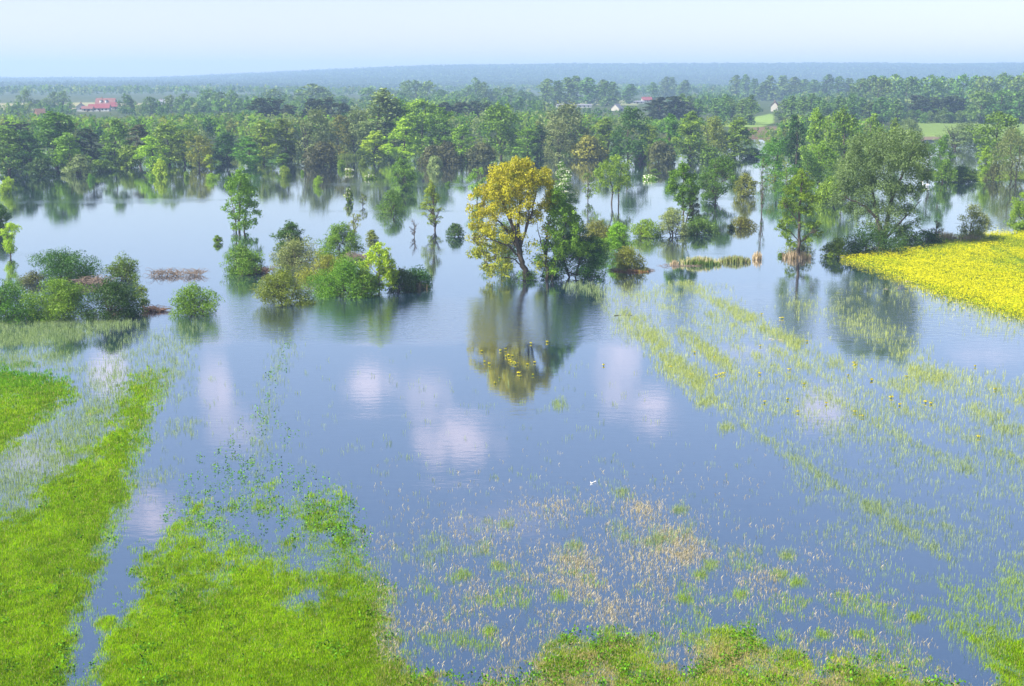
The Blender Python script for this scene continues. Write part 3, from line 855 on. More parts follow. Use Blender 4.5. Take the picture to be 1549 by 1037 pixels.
# ------------------------------------------------------------------ plants close enough to know one by one
NEAR = [
    (606, 440, 404, 46, 'bush', 'dark', 'dark green bush just right of the lime green young tree', {}),
    (548, 447, 408, 52, 'bush', 'green', 'green bush at the left foot of the lime green young tree', {}),
    # x, foot, top, width, shape, palette, label, options
    (868, 419, 344, 92, 'bush', 'dark', 'big dark green bush at the right foot of the golden tree', {}),
    (762, 404, 330, 60, 'bush', 'green', 'green undergrowth showing through the golden tree near its trunk', dict(dens=.4)),
    (797, 422, 405, 34, 'bush', 'lime', 'lime green sprouts round the foot of the golden tree', dict(dens=.6)),
    (520, 446, 392, 98, 'bush', 'green', 'wide mid green bush left of the lime green young tree', {}),
    (432, 458, 404, 84, 'bush', 'olive', 'olive brown rounded bush at the front left of the drowned thicket', {}),
    (490, 422, 385, 70, 'bush', 'olive', 'olive bush in the middle of the drowned thicket', {}),
    (370, 413, 372, 62, 'bush', 'green', 'green bush above the red brown brush heap', {}),
    (447, 402, 362, 78, 'bush', 'grey', 'grey green willow bush in the middle of the drowned thicket', dict(dens=.8)),
    (436, 374, 334, 48, 'bush', 'dark', 'upright green bush at the back left of the drowned thicket', {}),
    (518, 386, 338, 66, 'bush', 'green', 'domed green bush at the back right of the drowned thicket', {}),
    (536, 360, 322, 24, 'wisp', 'olive', 'thin wispy sapling behind the domed green bush', dict(dens=.6)),
    (632, 434, 404, 58, 'bush', 'dark', 'low dark bush with straw below at the right end of the drowned thicket', {}),
    (563, 362, 346, 22, 'bush', 'olive', 'small bush standing alone in water right of the domed bush', dict(dens=.7)),
    (98, 424, 378, 102, 'bush', 'dark', 'large dark domed bush rising behind the left bank thicket', {}),
    (50, 428, 410, 44, 'bush', 'brown', 'small brownish bush left of the dark domed bush', dict(dens=.7)),
    (190, 422, 386, 62, 'bush', 'mid', 'loose pale green bush between the dark domed bush and the brown brush line', dict(dens=.7)),
    (20, 482, 428, 92, 'bush', 'green', 'green bush at the far left end of the left bank thicket', {}),
    (88, 480, 420, 100, 'bush', 'mid', 'tall yellowish green bush with pale stems in the left bank thicket', {}),
    (172, 480, 422, 86, 'bush', 'dark', 'dark based green bush at the right end of the left bank thicket', {}),
    (216, 468, 432, 34, 'wisp', 'mid', 'small arching shrub reaching over the water off the left bank', dict(dens=1.2)),
    (298, 474, 428, 82, 'bush', 'mid', 'lone spreading bush in water between left bank and drowned thicket', dict(dens=.75)),
    (-70, 482, 420, 100, 'bush', 'mid', None, {}),
    (612, 286, 239, 38, 'alder', 'green', 'dense pointed green tree in open water left of the golden tree', {}),
    (589, 322, 284, 42, 'bush', 'mid', 'rounded green crown in water just below the dense pointed tree', dict(dens=.6)),
    (549, 312, 293, 12, 'wisp', 'grey', 'tiny pale sapling in open water above the drowned thicket', dict(dens=.8)),
    (657, 348, 272, 46, 'cone', 'yelgreen', 'sparse feathery larch with bare lower branches standing in open water', dict(dens=.5)),
    (627, 358, 332, 16, 'wisp', 'bare', 'little leafless grey sapling left of the feathery larch', dict(dens=.15)),
    (691, 357, 336, 27, 'bush', 'dark', 'small round dark bush in water left of the golden tree', {}),
    (721, 305, 254, 36, 'wisp', 'mid', 'slender green tree half hidden behind the left side of the golden tree', {}),
    (853, 322, 247, 44, 'alder', 'green', 'green tree with white blossom right behind the golden tree', dict(bloom=.12)),
    (889, 304, 262, 26, 'wisp', 'blue', 'thin bluish sapling in water left of the two trunked tree', dict(dens=.8)),
    (1048, 328, 288, 20, 'bush', 'pine', 'small very dark ivy clad stump tree beside the tall hedge tree', {}),
    (1083, 305, 236, 56, 'broad', 'green', 'dense dark green tree in water right of the tall hedge tree', {}),
    (1127, 296, 261, 36, 'bush', 'olive', 'yellow green bush in water right of the dense dark green tree', {}),
    (1152, 322, 238, 14, 'wisp', 'blue', 'thin bare pole of a tree with a tuft of leaves on top', dict(dens=.35, trunk=.09)),
    (905, 362, 334, 58, 'bush', 'olive', 'olive bush at the left end of the middle hedge', {}),
    (905, 384, 358, 40, 'bush', 'mid', 'low pale green bush just behind the big dark bush of the golden tree', dict(dens=.7)),
    (938, 380, 332, 44, 'bush', 'lime', 'bright green rounded bush in front of the middle hedge', {}),
    (975, 358, 330, 46, 'bush', 'mid', 'green bush forming the middle of the hedge right of the bright round one', {}),
    (1018, 356, 312, 46, 'bush', 'grey', 'grey willow bush at the foot of the tall hedge tree', dict(dens=.8)),
    (1060, 353, 327, 52, 'bush', 'blue', 'dark bushy right end of the middle hedge', {}),
    (952, 408, 371, 54, 'bush', 'olive', 'olive bush with brown stems on a tiny bank right of the golden tree', dict(dens=.8)),
    (1121, 344, 327, 42, 'bush', 'olive', 'flat yellowish bush alone in water right of the middle hedge', {}),
    (1106, 347, 338, 14, 'bush', 'olive', 'tiny bush touching the left of the flat yellowish bush', {}),
    (1205, 388, 362, 50, 'bush', 'grey', 'pale sparse shrub round the trunk of the open branched tree', dict(dens=.45)),
    (1262, 388, 360, 42, 'bush', 'mid', 'low round green bush at the left tip of the yellow field', {}),
    (1318, 384, 346, 96, 'bush', 'dark', 'wide dark green bush under the huge willow', {}),
    (1368, 376, 338, 48, 'bush', 'dark', 'dark tangled bush at the right foot of the huge willow', dict(dens=.7)),
    (1400, 371, 350, 50, 'bush', 'dark', 'low dark brush between the huge willow and the brown shrub', {}),
    (1414, 362, 334, 20, 'wisp', 'brown', 'small leafless red brown shrub right of the huge willow', dict(dens=.6)),
    (1467, 364, 307, 54, 'bush', 'grey', 'airy grey green shrub with brown stems behind the yellow field', dict(dens=.6)),
    (1552, 352, 292, 52, 'broad', 'mid', 'green tree cut by the right edge above the yellow field', {}),
    (16, 388, 338, 42, 'wisp', 'lime', 'bright green sapling in water at the left edge', dict(dens=1.3)),
    (-4, 352, 306, 42, 'bush', 'dark', 'dark bush cut by the left edge above the bright sapling', {}),
    (330, 367, 354, 14, 'bush', 'green', 'tiny green tuft of a bush in open water left of the thicket', {}),
    (1480, 396, 388, 10, 'bush', 'mid', None, {}),
    (-320, 480, 400, 190, 'bush', 'mid', None, {}), (1760, 350, 250, 120, 'broad', 'mid', None, {}),
]
for (x, yb, yt, w, shp, pal, lab, kw) in NEAR:
    if lab is None and (x > 0 and x < 1549): continue
    if lab is None: continue
    kw = dict(kw)
    if kw.get('barkm') == 'L': kw['barkm'] = BARKL
    if shp == 'wisp': kw.setdefault('stems', 1)
    place(x, yb, yt, w, shp, pal, lab, near=True, **kw)


# trees measured mass by mass: x, y, radius (photo pixels), leafiness
PAL['gold'] = ((.23, .20, .006), (.60, .56, .014))
lobed(795, 423, 236, [(768, 258, 19, 1.2), (796, 254, 16, 1.2), (781, 250, 13, 1), (747, 272, 17, 1.2), (731, 294, 17, 1.1), (757, 290, 20, 1.2), (785, 284, 22, 1.2), (811, 276, 17, 1.1), (826, 262, 9, .8), (832, 285, 12, .7), (723, 318, 14, 1), (745, 318, 18, .8),
      (772, 312, 19, .6), (800, 306, 18, .5), (722, 342, 14, .8), (714, 362, 11, .7), (737, 352, 16, .8), (728, 378, 15, .85), (716, 385, 9, .7), (739, 400, 13, .8), (752, 380, 15, .7), (736, 414, 8, .5), (764, 352, 16, .5), (765, 400, 12, .6), (782, 352, 13, .25), (790, 330, 14, .35), (757, 412, 8, .4), (812, 330, 15, .45), (828, 310, 14, .7), (836, 296, 12, .8), (808, 372, 14, .16), (820, 395, 14, .3), (830, 350, 14, .25)],
      'gold', 'big golden yellow leaved tree with dark forked limbs in the centre', 36000, .235,
      [([(796, 424), (795, 410), (789, 392), (784, 372), (778, 345), (763, 310), (748, 280), (742, 262)], .42, -.8), ([(790, 395), (786, 372), (784, 340), (787, 300), (790, 265), (786, 250)], .26, .5),
       ([(784, 374), (765, 345), (745, 325), (728, 300)], .17, 1.5), ([(786, 377), (795, 345), (806, 310), (812, 280), (815, 266)], .18, -.8), ([(789, 392), (770, 370), (748, 362), (725, 355), (714, 360)], .12, -2.0),
       ([(793, 404), (775, 388), (755, 385), (735, 392)], .10, -2.6), ([(784, 372), (772, 330), (770, 290), (768, 258)], .15, 2.6), ([(786, 374), (800, 330), (798, 290), (806, 258)], .14, -2.6)],
      .4, name='golden_tree', seed=5, gold=True, sub=8)
lobed(836, 423, 286, [(842, 300, 17), (856, 318, 16), (838, 322, 16, .8), (866, 342, 16), (846, 350, 16, .6), (828, 345, 13, .3), (824, 372, 15, .35), (846, 378, 17, .6), (866, 370, 17, .9), (885, 378, 14, .9), (812, 395, 13, .4), (835, 404, 14, .6)],
      'green', 'dark green tree leaning against the right side of the golden tree', 13000, .22,
      [([(827, 424), (826, 400), (825, 372), (830, 340), (838, 305)], .22, 0), ([(833, 424), (838, 400), (850, 370), (858, 330)], .18, .8), ([(826, 385), (816, 360), (812, 335)], .10, -.6)], .3, seed=8, name='leafy_tree')
lobed(1330, 372, 190, [(1300, 222, 22), (1332, 209, 19), (1360, 212, 20), (1386, 226, 17), (1276, 248, 19), (1308, 252, 23), (1342, 242, 22), (1372, 252, 21), (1393, 262, 15), (1267, 276, 17), (1292, 284, 20), (1324, 282, 21), (1356, 286, 20), (1384, 290, 15), (1262, 302, 13, .9), (1284, 314, 14, .8),
      (1310, 312, 17, .7), (1342, 316, 18, .8), (1370, 318, 15, .8), (1330, 340, 16, .5), (1356, 342, 14, .6), (1305, 338, 12, .4), (1384, 338, 10, .5)],
      'willow', 'huge grey green willow with forked dark limbs at right', 50000, .23,
      [([(1334, 374), (1332, 350), (1322, 328), (1300, 308), (1275, 298)], .42, -1.5), ([(1336, 374), (1340, 340), (1346, 300), (1360, 262), (1372, 235)], .40, .5), ([(1332, 372), (1328, 335), (1318, 290), (1310, 250), (1330, 220)], .3, 2.0), ([(1336, 366), (1352, 340), (1372, 318), (1385, 300)], .2, -1.5)],
      .4, name='willow_tree', seed=12, flat=1.0, droop=.6, sub=11)
lobed(365, 351, 249, [(367, 260, 10), (357, 272, 12), (377, 275, 12), (350, 288, 11), (368, 290, 14), (384, 292, 10), (358, 304, 13, .8), (377, 306, 12, .8), (344, 312, 8, .6), (391, 308, 8, .6), (364, 320, 12, .9), (386, 324, 9, .8), (350, 328, 9, .7), (370, 334, 10, .9), (384, 338, 8, .8), (356, 341, 8, .8), (372, 345, 7, .6)],
      'mid', 'tall dark trunked alder alone in open water at left', 9000, .26,
      [([(362, 353), (363, 320), (366, 285), (367, 260)], .20, 0), ([(369, 353), (371, 325), (379, 295)], .15, .8), ([(357, 353), (357, 325), (352, 295)], .12, -.6)], .5, seed=21, name='alder_tree', flat=.75)
lobed(1207, 391, 253, [(1208, 262, 8), (1199, 274, 11), (1217, 279, 12), (1190, 289, 12), (1210, 294, 13), (1227, 297, 9), (1181, 308, 11, .7), (1200, 314, 13, .7), (1222, 318, 11, .7), (1190, 334, 12, .5), (1231, 338, 9, .7), (1213, 343, 11, .4), (1178, 338, 9, .8), (1238, 352, 7, .6), (1186, 352, 9, .7), (1222, 362, 9, .5), (1196, 368, 9, .6)],
      'mid', 'open branched tree with dark trunk on a tuft of tan reeds', 10500, .22,
      [([(1207, 394), (1208, 360), (1206, 320), (1208, 285), (1208, 262)], .26, 0), ([(1207, 365), (1195, 350), (1180, 338)], .09, .6), ([(1207, 370), (1222, 352), (1234, 340)], .08, -.6), ([(1207, 335), (1192, 320), (1182, 308)], .08, -.8), ([(1207, 325), (1220, 310), (1228, 298)], .07, .8)], .4, seed=22, name='alder_tree', flat=.5)
lobed(927, 307, 235, [(912, 250, 11), (930, 244, 11), (946, 254, 11), (904, 262, 12), (924, 264, 14), (945, 270, 13), (911, 277, 11, .6), (932, 284, 11, .5), (954, 280, 8, .5), (902, 288, 8, .3)],
      'mid', 'round crowned tree on two thin trunks in the middle water', 6500, .28,
      [([(925, 309), (926, 285), (920, 262), (914, 250)], .16, 0), ([(936, 309), (936, 285), (938, 262), (942, 252)], .15, .6)], .5, seed=23, name='leafy_tree')
lobed(1032, 352, 244, [(1032, 256, 10), (1021, 268, 11), (1042, 270, 12), (1013, 284, 11), (1032, 286, 12), (1051, 284, 9), (1024, 300, 10, .7), (1043, 302, 10, .6), (1034, 316, 8, .5)],
      'green', 'tall green tree rising from the grey willow hedge in the middle water', 6000, .27,
      [([(1033, 354), (1033, 320), (1031, 285), (1032, 258)], .15, 0), ([(1035, 345), (1042, 315), (1048, 288)], .10, .5)], .5, seed=24, name='alder_tree')
lobed(572, 442, 362, [(574, 374, 11), (562, 388, 13), (584, 388, 13), (554, 404, 14), (574, 402, 14), (592, 404, 13), (556, 434, 9), (592, 432, 10), (574, 434, 9), (548, 422, 12, .8), (566, 422, 13, .8), (588, 422, 13, .8), (600, 416, 8, .8)],
      'lime', 'bright lime green young tree on the front edge of the drowned thicket', 9000, .20,
      [([(574, 444), (573, 425), (574, 400), (574, 372)], .11, 0), ([(574, 420), (562, 405), (554, 395)], .05, .4), ([(574, 415), (586, 402), (592, 392)], .05, -.4)], .1, seed=15, barkm=BARKL, name='leafy_tree')

# ------------------------------------------------------------------ trees along the far shore and in the water before it
SHORE = [
    (14, 262, 192, 60, 'alder', 'green', 'leafy alder at the left edge of the far shore'),
    (48, 262, 197, 48, 'alder', 'dark', 'darker alder just right of the left edge on the far shore'),
    (30, 240, 186, 44, 'pine', 'pine', 'dark pine tip behind the two leftmost shore alders'),
    (86, 254, 167, 74, 'alder', 'green', 'tallest bright green alder of the left shore clump'),
    (108, 262, 200, 48, 'alder', 'mid', 'feathery yellow green tree before the tallest left alder'),
    (119, 263, 231, 38, 'bush', 'grey', 'silvery willow bush at the waterline of the left shore clump'),
    (136, 254, 196, 40, 'pine', 'pine', 'dark pine at the right side of the left shore clump'),
    (150, 258, 240, 44, 'bush', 'green', 'low green bush ending the left shore clump'),
    (66, 264, 238, 40, 'bush', 'dark', 'dark low bush below the tallest left alder'),
    (175, 250, 180, 46, 'alder', 'mid', 'slim alder right of the left shore clump'),
    (195, 253, 217, 40, 'bush', 'mid', 'brownish green bush below the slim left alder'),
    (212, 246, 190, 36, 'pine', 'brown', 'shadowy brown pine between slim alder and leaning tree'),
    (233, 256, 205, 46, 'alder', 'lime', 'leaning bright tree on the left far shore'),
    (244, 267, 238, 24, 'bush', 'lime', 'small bright bush in water before the leaning tree'),
    (257, 248, 182, 44, 'alder', 'mid', 'tree with thin top right of the leaning bright tree'),
    (280, 248, 196, 48, 'broad', 'mid', 'broad mid green tree left of the small water sapling'),
    (302, 254, 205, 38, 'broad', 'olive', 'olive tinted tree above the small water sapling'),
    (320, 260, 234, 20, 'wisp', 'lime', 'small bright sapling in water at left of the tall lone alder'),
    (345, 246, 200, 44, 'alder', 'dark', 'dark alder behind the top of the tall lone alder'),
    (377, 252, 205, 44, 'alder', 'green', 'round alder right behind the tall lone alder'),
    (400, 244, 182, 50, 'alder', 'mid', 'mid height alder left of the two small water trees'),
    (432, 242, 180, 50, 'alder', 'mid', 'alder standing above the two small water trees'),
    (472, 242, 165, 66, 'willow', 'grey', 'pale round willow above the dark brownish bush'),
    (486, 250, 212, 46, 'bush', 'brown', 'dark brownish pine like bush at the waterline'),
    (513, 236, 176, 42, 'broad', 'olive', 'tree with bare dark leaning trunk beside the reedy islet'),
    (540, 236, 165, 46, 'willow', 'grey', 'grey willow just right of the bare leaning trunk'),
    (566, 240, 198, 46, 'alder', 'lime', 'leaning lime green alder above the reedy islet'),
    (578, 236, 135, 56, 'poplar', 'grey', 'tallest grey green poplar of the middle shore'),
    (610, 242, 179, 50, 'alder', 'lime', 'bright alder behind the dense pointed water tree'),
    (604, 234, 152, 60, 'willow', 'mid', 'high olive green willow behind the bright middle alder'),
    (640, 236, 150, 72, 'broad', 'mid', 'very broad tall tree in the middle of the far shore'),
    (672, 238, 163, 50, 'alder', 'mid', 'alder right of the very broad tall tree'),
    (655, 249, 218, 36, 'bush', 'brown', 'dark brown bush left of the bright shore tree'),
    (680, 246, 213, 42, 'bush', 'brown', 'larger dark brown bush under the bright shore tree'),
    (660, 256, 234, 22, 'bush', 'grey', 'little silvery bush at the waterline before the dark brown bushes'),
    (700, 240, 189, 40, 'alder', 'lime', 'bright shore tree between two dark brown bushes'),
    (728, 245, 214, 42, 'bush', 'brown', 'dark brown bush just above the left of the golden tree'),
    (758, 238, 157, 62, 'broad', 'green', 'wide dark green tree straight behind the golden tree'),
    (797, 240, 192, 44, 'alder', 'green', 'green alder above the top of the golden tree'),
    (818, 240, 188, 34, 'alder', 'dark', 'narrow dark alder right of the golden tree top'),
    (852, 234, 157, 70, 'willow', 'grey', 'big pale willow on the far shore right of the golden tree'),
    (842, 240, 182, 44, 'willow', 'grey', 'smaller grey willow in front of the big pale willow'),
    (890, 240, 202, 46, 'bush', 'olive', 'yellowish bush tree right of the far pale willow'),
    (918, 238, 178, 42, 'alder', 'mid', 'alder left of the far shore tree with black trunk'),
    (950, 243, 163, 54, 'broad', 'dark', 'dark round tree on a bare black trunk on the far shore'),
    (968, 243, 224, 18, 'bush', 'bare', 'small dry brown bush right of the black trunk'),
    (982, 236, 188, 34, 'alder', 'mid', 'slim alder above the dry brown bush'),
    (1000, 245, 211, 38, 'bush', 'brown', 'dark reddish brown bush on the far shore'),
    (1012, 236, 172, 42, 'alder', 'green', 'alder behind the dark reddish brown bush'),
    (1042, 242, 168, 48, 'alder', 'mid', 'tall alder with visible trunk right of the reddish brown bush'),
    (1076, 238, 178, 42, 'willow', 'olive', 'brownish topped willow between two tall alders'),
    (1068, 243, 220, 38, 'bush', 'mid', 'low leafy bush under the brownish topped willow'),
    (1110, 238, 177, 50, 'alder', 'mid', 'triangular alder standing apart at the right of the middle shore'),
    (1140, 236, 222, 34, 'bush', 'dark', 'low dark bush right of the triangular alder'),
    (1172, 272, 206, 54, 'alder', 'green', 'alder at the left edge of the right hand wood'),
    (1203, 262, 173, 36, 'alder', 'dark', 'narrow dark alder in the right hand wood'),
    (1229, 264, 163, 34, 'alder', 'mid', 'narrow tall alder right of the narrow dark one'),
    (1272, 268, 166, 66, 'broad', 'mid', 'tallest rounded tree of the right hand wood'),
    (1240, 292, 214, 56, 'alder', 'mid', 'bright sloping tree before the right hand wood'),
    (1190, 304, 250, 46, 'broad', 'green', 'leafy tree low behind the open branched tree'),
    (1218, 300, 232, 50, 'broad', 'dark', 'dark tree just behind the open branched tree'),
    (1256, 306, 268, 52, 'bush', 'mid', 'green shrub at the waterline left of the huge willow'),
    (1316, 252, 172, 32, 'alder', 'mid', 'small green tip left above the huge willow'),
    (1350, 248, 178, 26, 'alder', 'mid', 'small green tip right above the huge willow'),
    (1403, 278, 214, 40, 'broad', 'blue', 'bluish green tree at the right shoulder of the huge willow'),
    (1421, 274, 203, 38, 'alder', 'green', 'leafy tree left of the small pond'),
    (1428, 275, 238, 34, 'bush', 'mid', 'bright low tree below the tree left of the small pond'),
    (1462, 273, 250, 46, 'bush', 'dark', 'dark low bush on the bank before the small pond'),
    (1447, 272, 252, 30, 'bush', 'green', 'green low bush left on the bank before the small pond'),
    (1491, 266, 221, 22, 'poplar', 'lime', 'narrow bright green tree right of the small pond'),
    (1503, 272, 246, 24, 'bush', 'brown', 'brown bush right of the narrow bright green tree'),
    (1506, 248, 170, 64, 'broad', 'green', 'large dark green tree above the narrow bright green one'),
    (1533, 273, 198, 58, 'willow', 'grey', 'pale grey willow at the right edge of the far shore'),
    (1448, 224, 186, 66, 'willow', 'grey', 'hazy grey willow thicket behind the small pond'),
    (1375, 216, 180, 36, 'willow', 'grey', 'small grey willow at the left corner of the green field'),
    (1562, 262, 196, 50, 'alder', 'dark', 'dark tree cut by the right edge above the bay'),
    (429, 256, 232, 22, 'wisp', 'green', 'upper of the two small water trees left of the brownish bush'),
    (432, 267, 249, 18, 'bush', 'mid', 'lower of the two small water trees left of the brownish bush'),
    (515, 254, 240, 14, 'bush', 'mid', 'little round bush in water by the reedy islet'),
    (480, 281, 265, 17, 'bush', 'lime', 'tiny bright bush in open water below the brownish bush'),
    (549, 250, 239, 12, 'bush', 'mid', 'tiny green bush right of the reedy islet'),
    (458, 263, 256, 6, 'bush', 'mid', 'speck of a bush right of the two small water trees'),
    (318, 272, 261, 18, 'bush', 'lime', 'low bush in water below the small bright sapling'),
    (331, 268, 262, 6, 'bush', 'mid', 'speck of a bush right of the small bright sapling'),
    (138, 273, 262, 11, 'bush', 'green', 'tiny bush in water off the left shore clump'),
    (229, 270, 262, 12, 'bush', 'lime', 'tiny bush in water off the leaning bright tree'),
    (281, 269, 258, 9, 'bush', 'mid', 'tiny bush in water below the thin topped tree'),
    (10, 292, 266, 28, 'bush', 'lime', 'bright bush in water near the left edge of the far shore'),
    (678, 280, 274, 12, 'bush', 'mid', 'tiny bush in open water above the feathery larch'),
    (992, 266, 255, 16, 'wisp', 'green', 'thin twig of a bush in water above the white flowered mat'),
    (1182, 388, 382, 12, 'bush', 'mid', 'tiny leafy clump left of the tan reed tuft'),
    (-60, 262, 190, 90, 'alder', 'green', None), (-160, 262, 186, 90, 'broad', 'mid', None), (1640, 270, 180, 90, 'broad', 'mid', None), (1740, 270, 190, 90, 'alder', 'green', None),
]
for (x, yb, yt, w, shp, pal, lab) in SHORE:
    if lab is None: continue
    big = shp != 'bush' and (yb - yt) > 25
    kw = {}
    if yb < 268 and w > 28: w = w * 1.12
    place(x, yb, yt, w, shp, pal, lab, near=False, **kw)
BLOOM = [
    (527, 305, 282, 14, 'little water tree covered in white blossom'),
    (529, 261, 254, 16, 'white flowering bush mat right of the reedy islet'),
    (560, 270, 263, 18, 'white and green bush mat in water left of the dense pointed tree'),
    (982, 271, 264, 22, 'flat white flowered mat of a bush in the middle water'),
]
for (x, yb, yt, w, lab) in BLOOM:
    place(x, yb, yt, w, 'bush', 'mid', lab, bloom=True, near=True, n=420, leaf=.5)

# belts of trees further back: hazy, each tree its own object
rb = random.Random(3)
BELTS = [
    # label, group, shape, palette, list of (x, foot, top, width)
    ('dark blue green pine in the copse behind the left middle shore', 'pines behind the left middle shore', 'pine', 'pine',
     [(398, 205, 150, 34), (416, 204, 152, 30), (434, 205, 158, 30), (470, 204, 150, 30), (486, 205, 152, 26), (502, 205, 148, 30), (520, 206, 156, 26), (674, 200, 155, 28), (696, 200, 155, 28), (716, 201, 154, 28), (735, 201, 156, 24)]),
    ('dark bushy pine in the round dark copse before the red roof', 'pines of the round dark copse', 'pine', 'pine',
     [(988, 190, 155, 30), (1002, 190, 147, 30), (1018, 190, 145, 32), (1034, 190, 152, 28), (1042, 190, 158, 24)]),
    ('hazy poplar in the tall row left of the pale barn', 'tall poplars left of the pale barn', 'poplar', 'blue',
     [(826, 160, 118, 26), (842, 160, 122, 26), (858, 159, 116, 30), (872, 159, 114, 30), (888, 159, 117, 30), (910, 160, 120, 22), (918, 162, 122, 22), (930, 160, 124, 22), (950, 158, 127, 22)]),
    ('hazy poplar standing above the far red roof', 'poplars above the far red roof', 'poplar', 'blue',
     [(986, 152, 124, 18), (1003, 148, 116, 18), (1015, 148, 115, 18), (1033, 152, 121, 20), (1128, 150, 112, 20), (1113, 150, 113, 24), (1142, 150, 120, 22), (1152, 152, 124, 20)]),
    ('blue green tree in the dense birch row left of the green field', 'birch row left of the green field', 'poplar', 'blue',
     [(x, 186 + (i % 3) * 2, 142 + (i * 7 % 5) * 2 + max(0, (x - 1290) // 8), 24) for i, x in enumerate(range(1030, 1362, 13)) if not 1066 < x < 1074 and not 1146 < x < 1180]),
    ('tall blue green tree in the high wood behind the green field', 'high wood behind the green field', 'broad', 'blue',
     [(x, 166 + (i % 3) * 2, 119 - (i * 5 % 7) - max(0, (x - 1400) // 30), 34) for i, x in enumerate(range(1300, 1600, 14))]),
    ('dark pine at the edge of the green field', 'dark pines at the edge of the green field', 'pine', 'pine',
     [(x, 184, 145 + (i * 3 % 5), 24) for i, x in enumerate(range(1384, 1468, 12))]),
    ('broad dark tree right of the dark pines at the green field', 'broad trees right of the dark pines', 'broad', 'blue',
     [(1484, 188, 137, 44), (1512, 188, 134, 46), (1540, 188, 136, 44), (1566, 188, 132, 40)]),
    ('small young tree in the hedge along the far side of the green field', 'young trees along the green field', 'poplar', 'blue',
     [(x, 187, 164 + (i * 5 % 7), 14) for i, x in enumerate(range(1358, 1470, 10))]),
    ('very hazy tree on the skyline row at upper right', 'skyline row at upper right', 'poplar', 'blue',
     [(x, 152, 113 + (i * 11 % 9), 24) for i, x in enumerate(range(1165, 1340, 17))]),
    ('hazy tree in the belt right of the red roofed farm', 'belt right of the red roofed farm', 'broad', 'blue',
     [(188, 172, 142, 20), (198, 172, 148, 18), (229, 178, 145, 22), (212, 176, 157, 18), (262, 172, 143, 24), (275, 174, 142, 24), (290, 174, 147, 24), (318, 172, 136, 36), (334, 172, 138, 36), (353, 170, 134, 20), (302, 174, 152, 22), (245, 176, 158, 20)]),
    ('hazy tree standing left of the red roofed farm', 'trees left of the red roofed farm', 'broad', 'blue',
     [(38, 166, 136, 22), (28, 176, 156, 20), (72, 168, 148, 18), (56, 166, 150, 18), (84, 166, 138, 20), (98, 166, 136, 24), (104, 172, 153, 18)]),
    ('rounded hazy tree in the belt behind the middle shore', 'belt behind the middle shore', 'broad', 'blue',
     [(412, 166, 133, 28), (455, 164, 133, 36), (475, 164, 128, 44), (498, 165, 138, 34), (520, 166, 146, 28), (560, 164, 132, 30), (618, 158, 120, 26), (632, 158, 121, 30), (646, 158, 122, 26), (600, 160, 136, 30), (665, 160, 134, 28), (688, 160, 136, 26), (706, 160, 130, 24), (722, 158, 118, 18), (734, 160, 124, 22), (752, 160, 132, 26), (770, 160, 131, 26), (790, 160, 136, 26), (806, 160, 138, 22)]),
]
for lab, grp, shp, pal, items in BELTS:
    for (x, yb, yt, w) in items:
        place(x + rb.uniform(-2, 2), yb + rb.uniform(-1, 1), yt + rb.uniform(-1.5, 1.5), w * rb.uniform(1.0, 1.25), shp, pal, lab, group=grp)

# ------------------------------------------------------------------ woods nobody could count
T1 = [(-900, 170), (0, 170), (60, 170), (100, 170), (130, 173), (170, 175), (260, 170), (330, 168), (380, 164), (400, 166), (540, 168), (600, 156), (700, 166), (760, 166), (830, 165), (880, 170), (925, 172), (980, 176), (1060, 178), (1090, 192), (1160, 192), (1200, 172), (1290, 172), (1340, 190), (1372, 206), (1500, 207), (1549, 190), (2400, 185)]
T2 = [(-900, 145), (0, 152), (60, 152), (100, 156), (112, 171), (182, 171), (190, 152), (260, 150), (330, 142), (370, 140), (470, 138), (540, 146), (600, 138), (700, 134), (800, 140), (845, 158), (955, 166), (990, 154), (1040, 140), (1100, 128), (1160, 165), (1182, 165), (1190, 124), (1300, 120), (1549, 112), (2400, 112)]


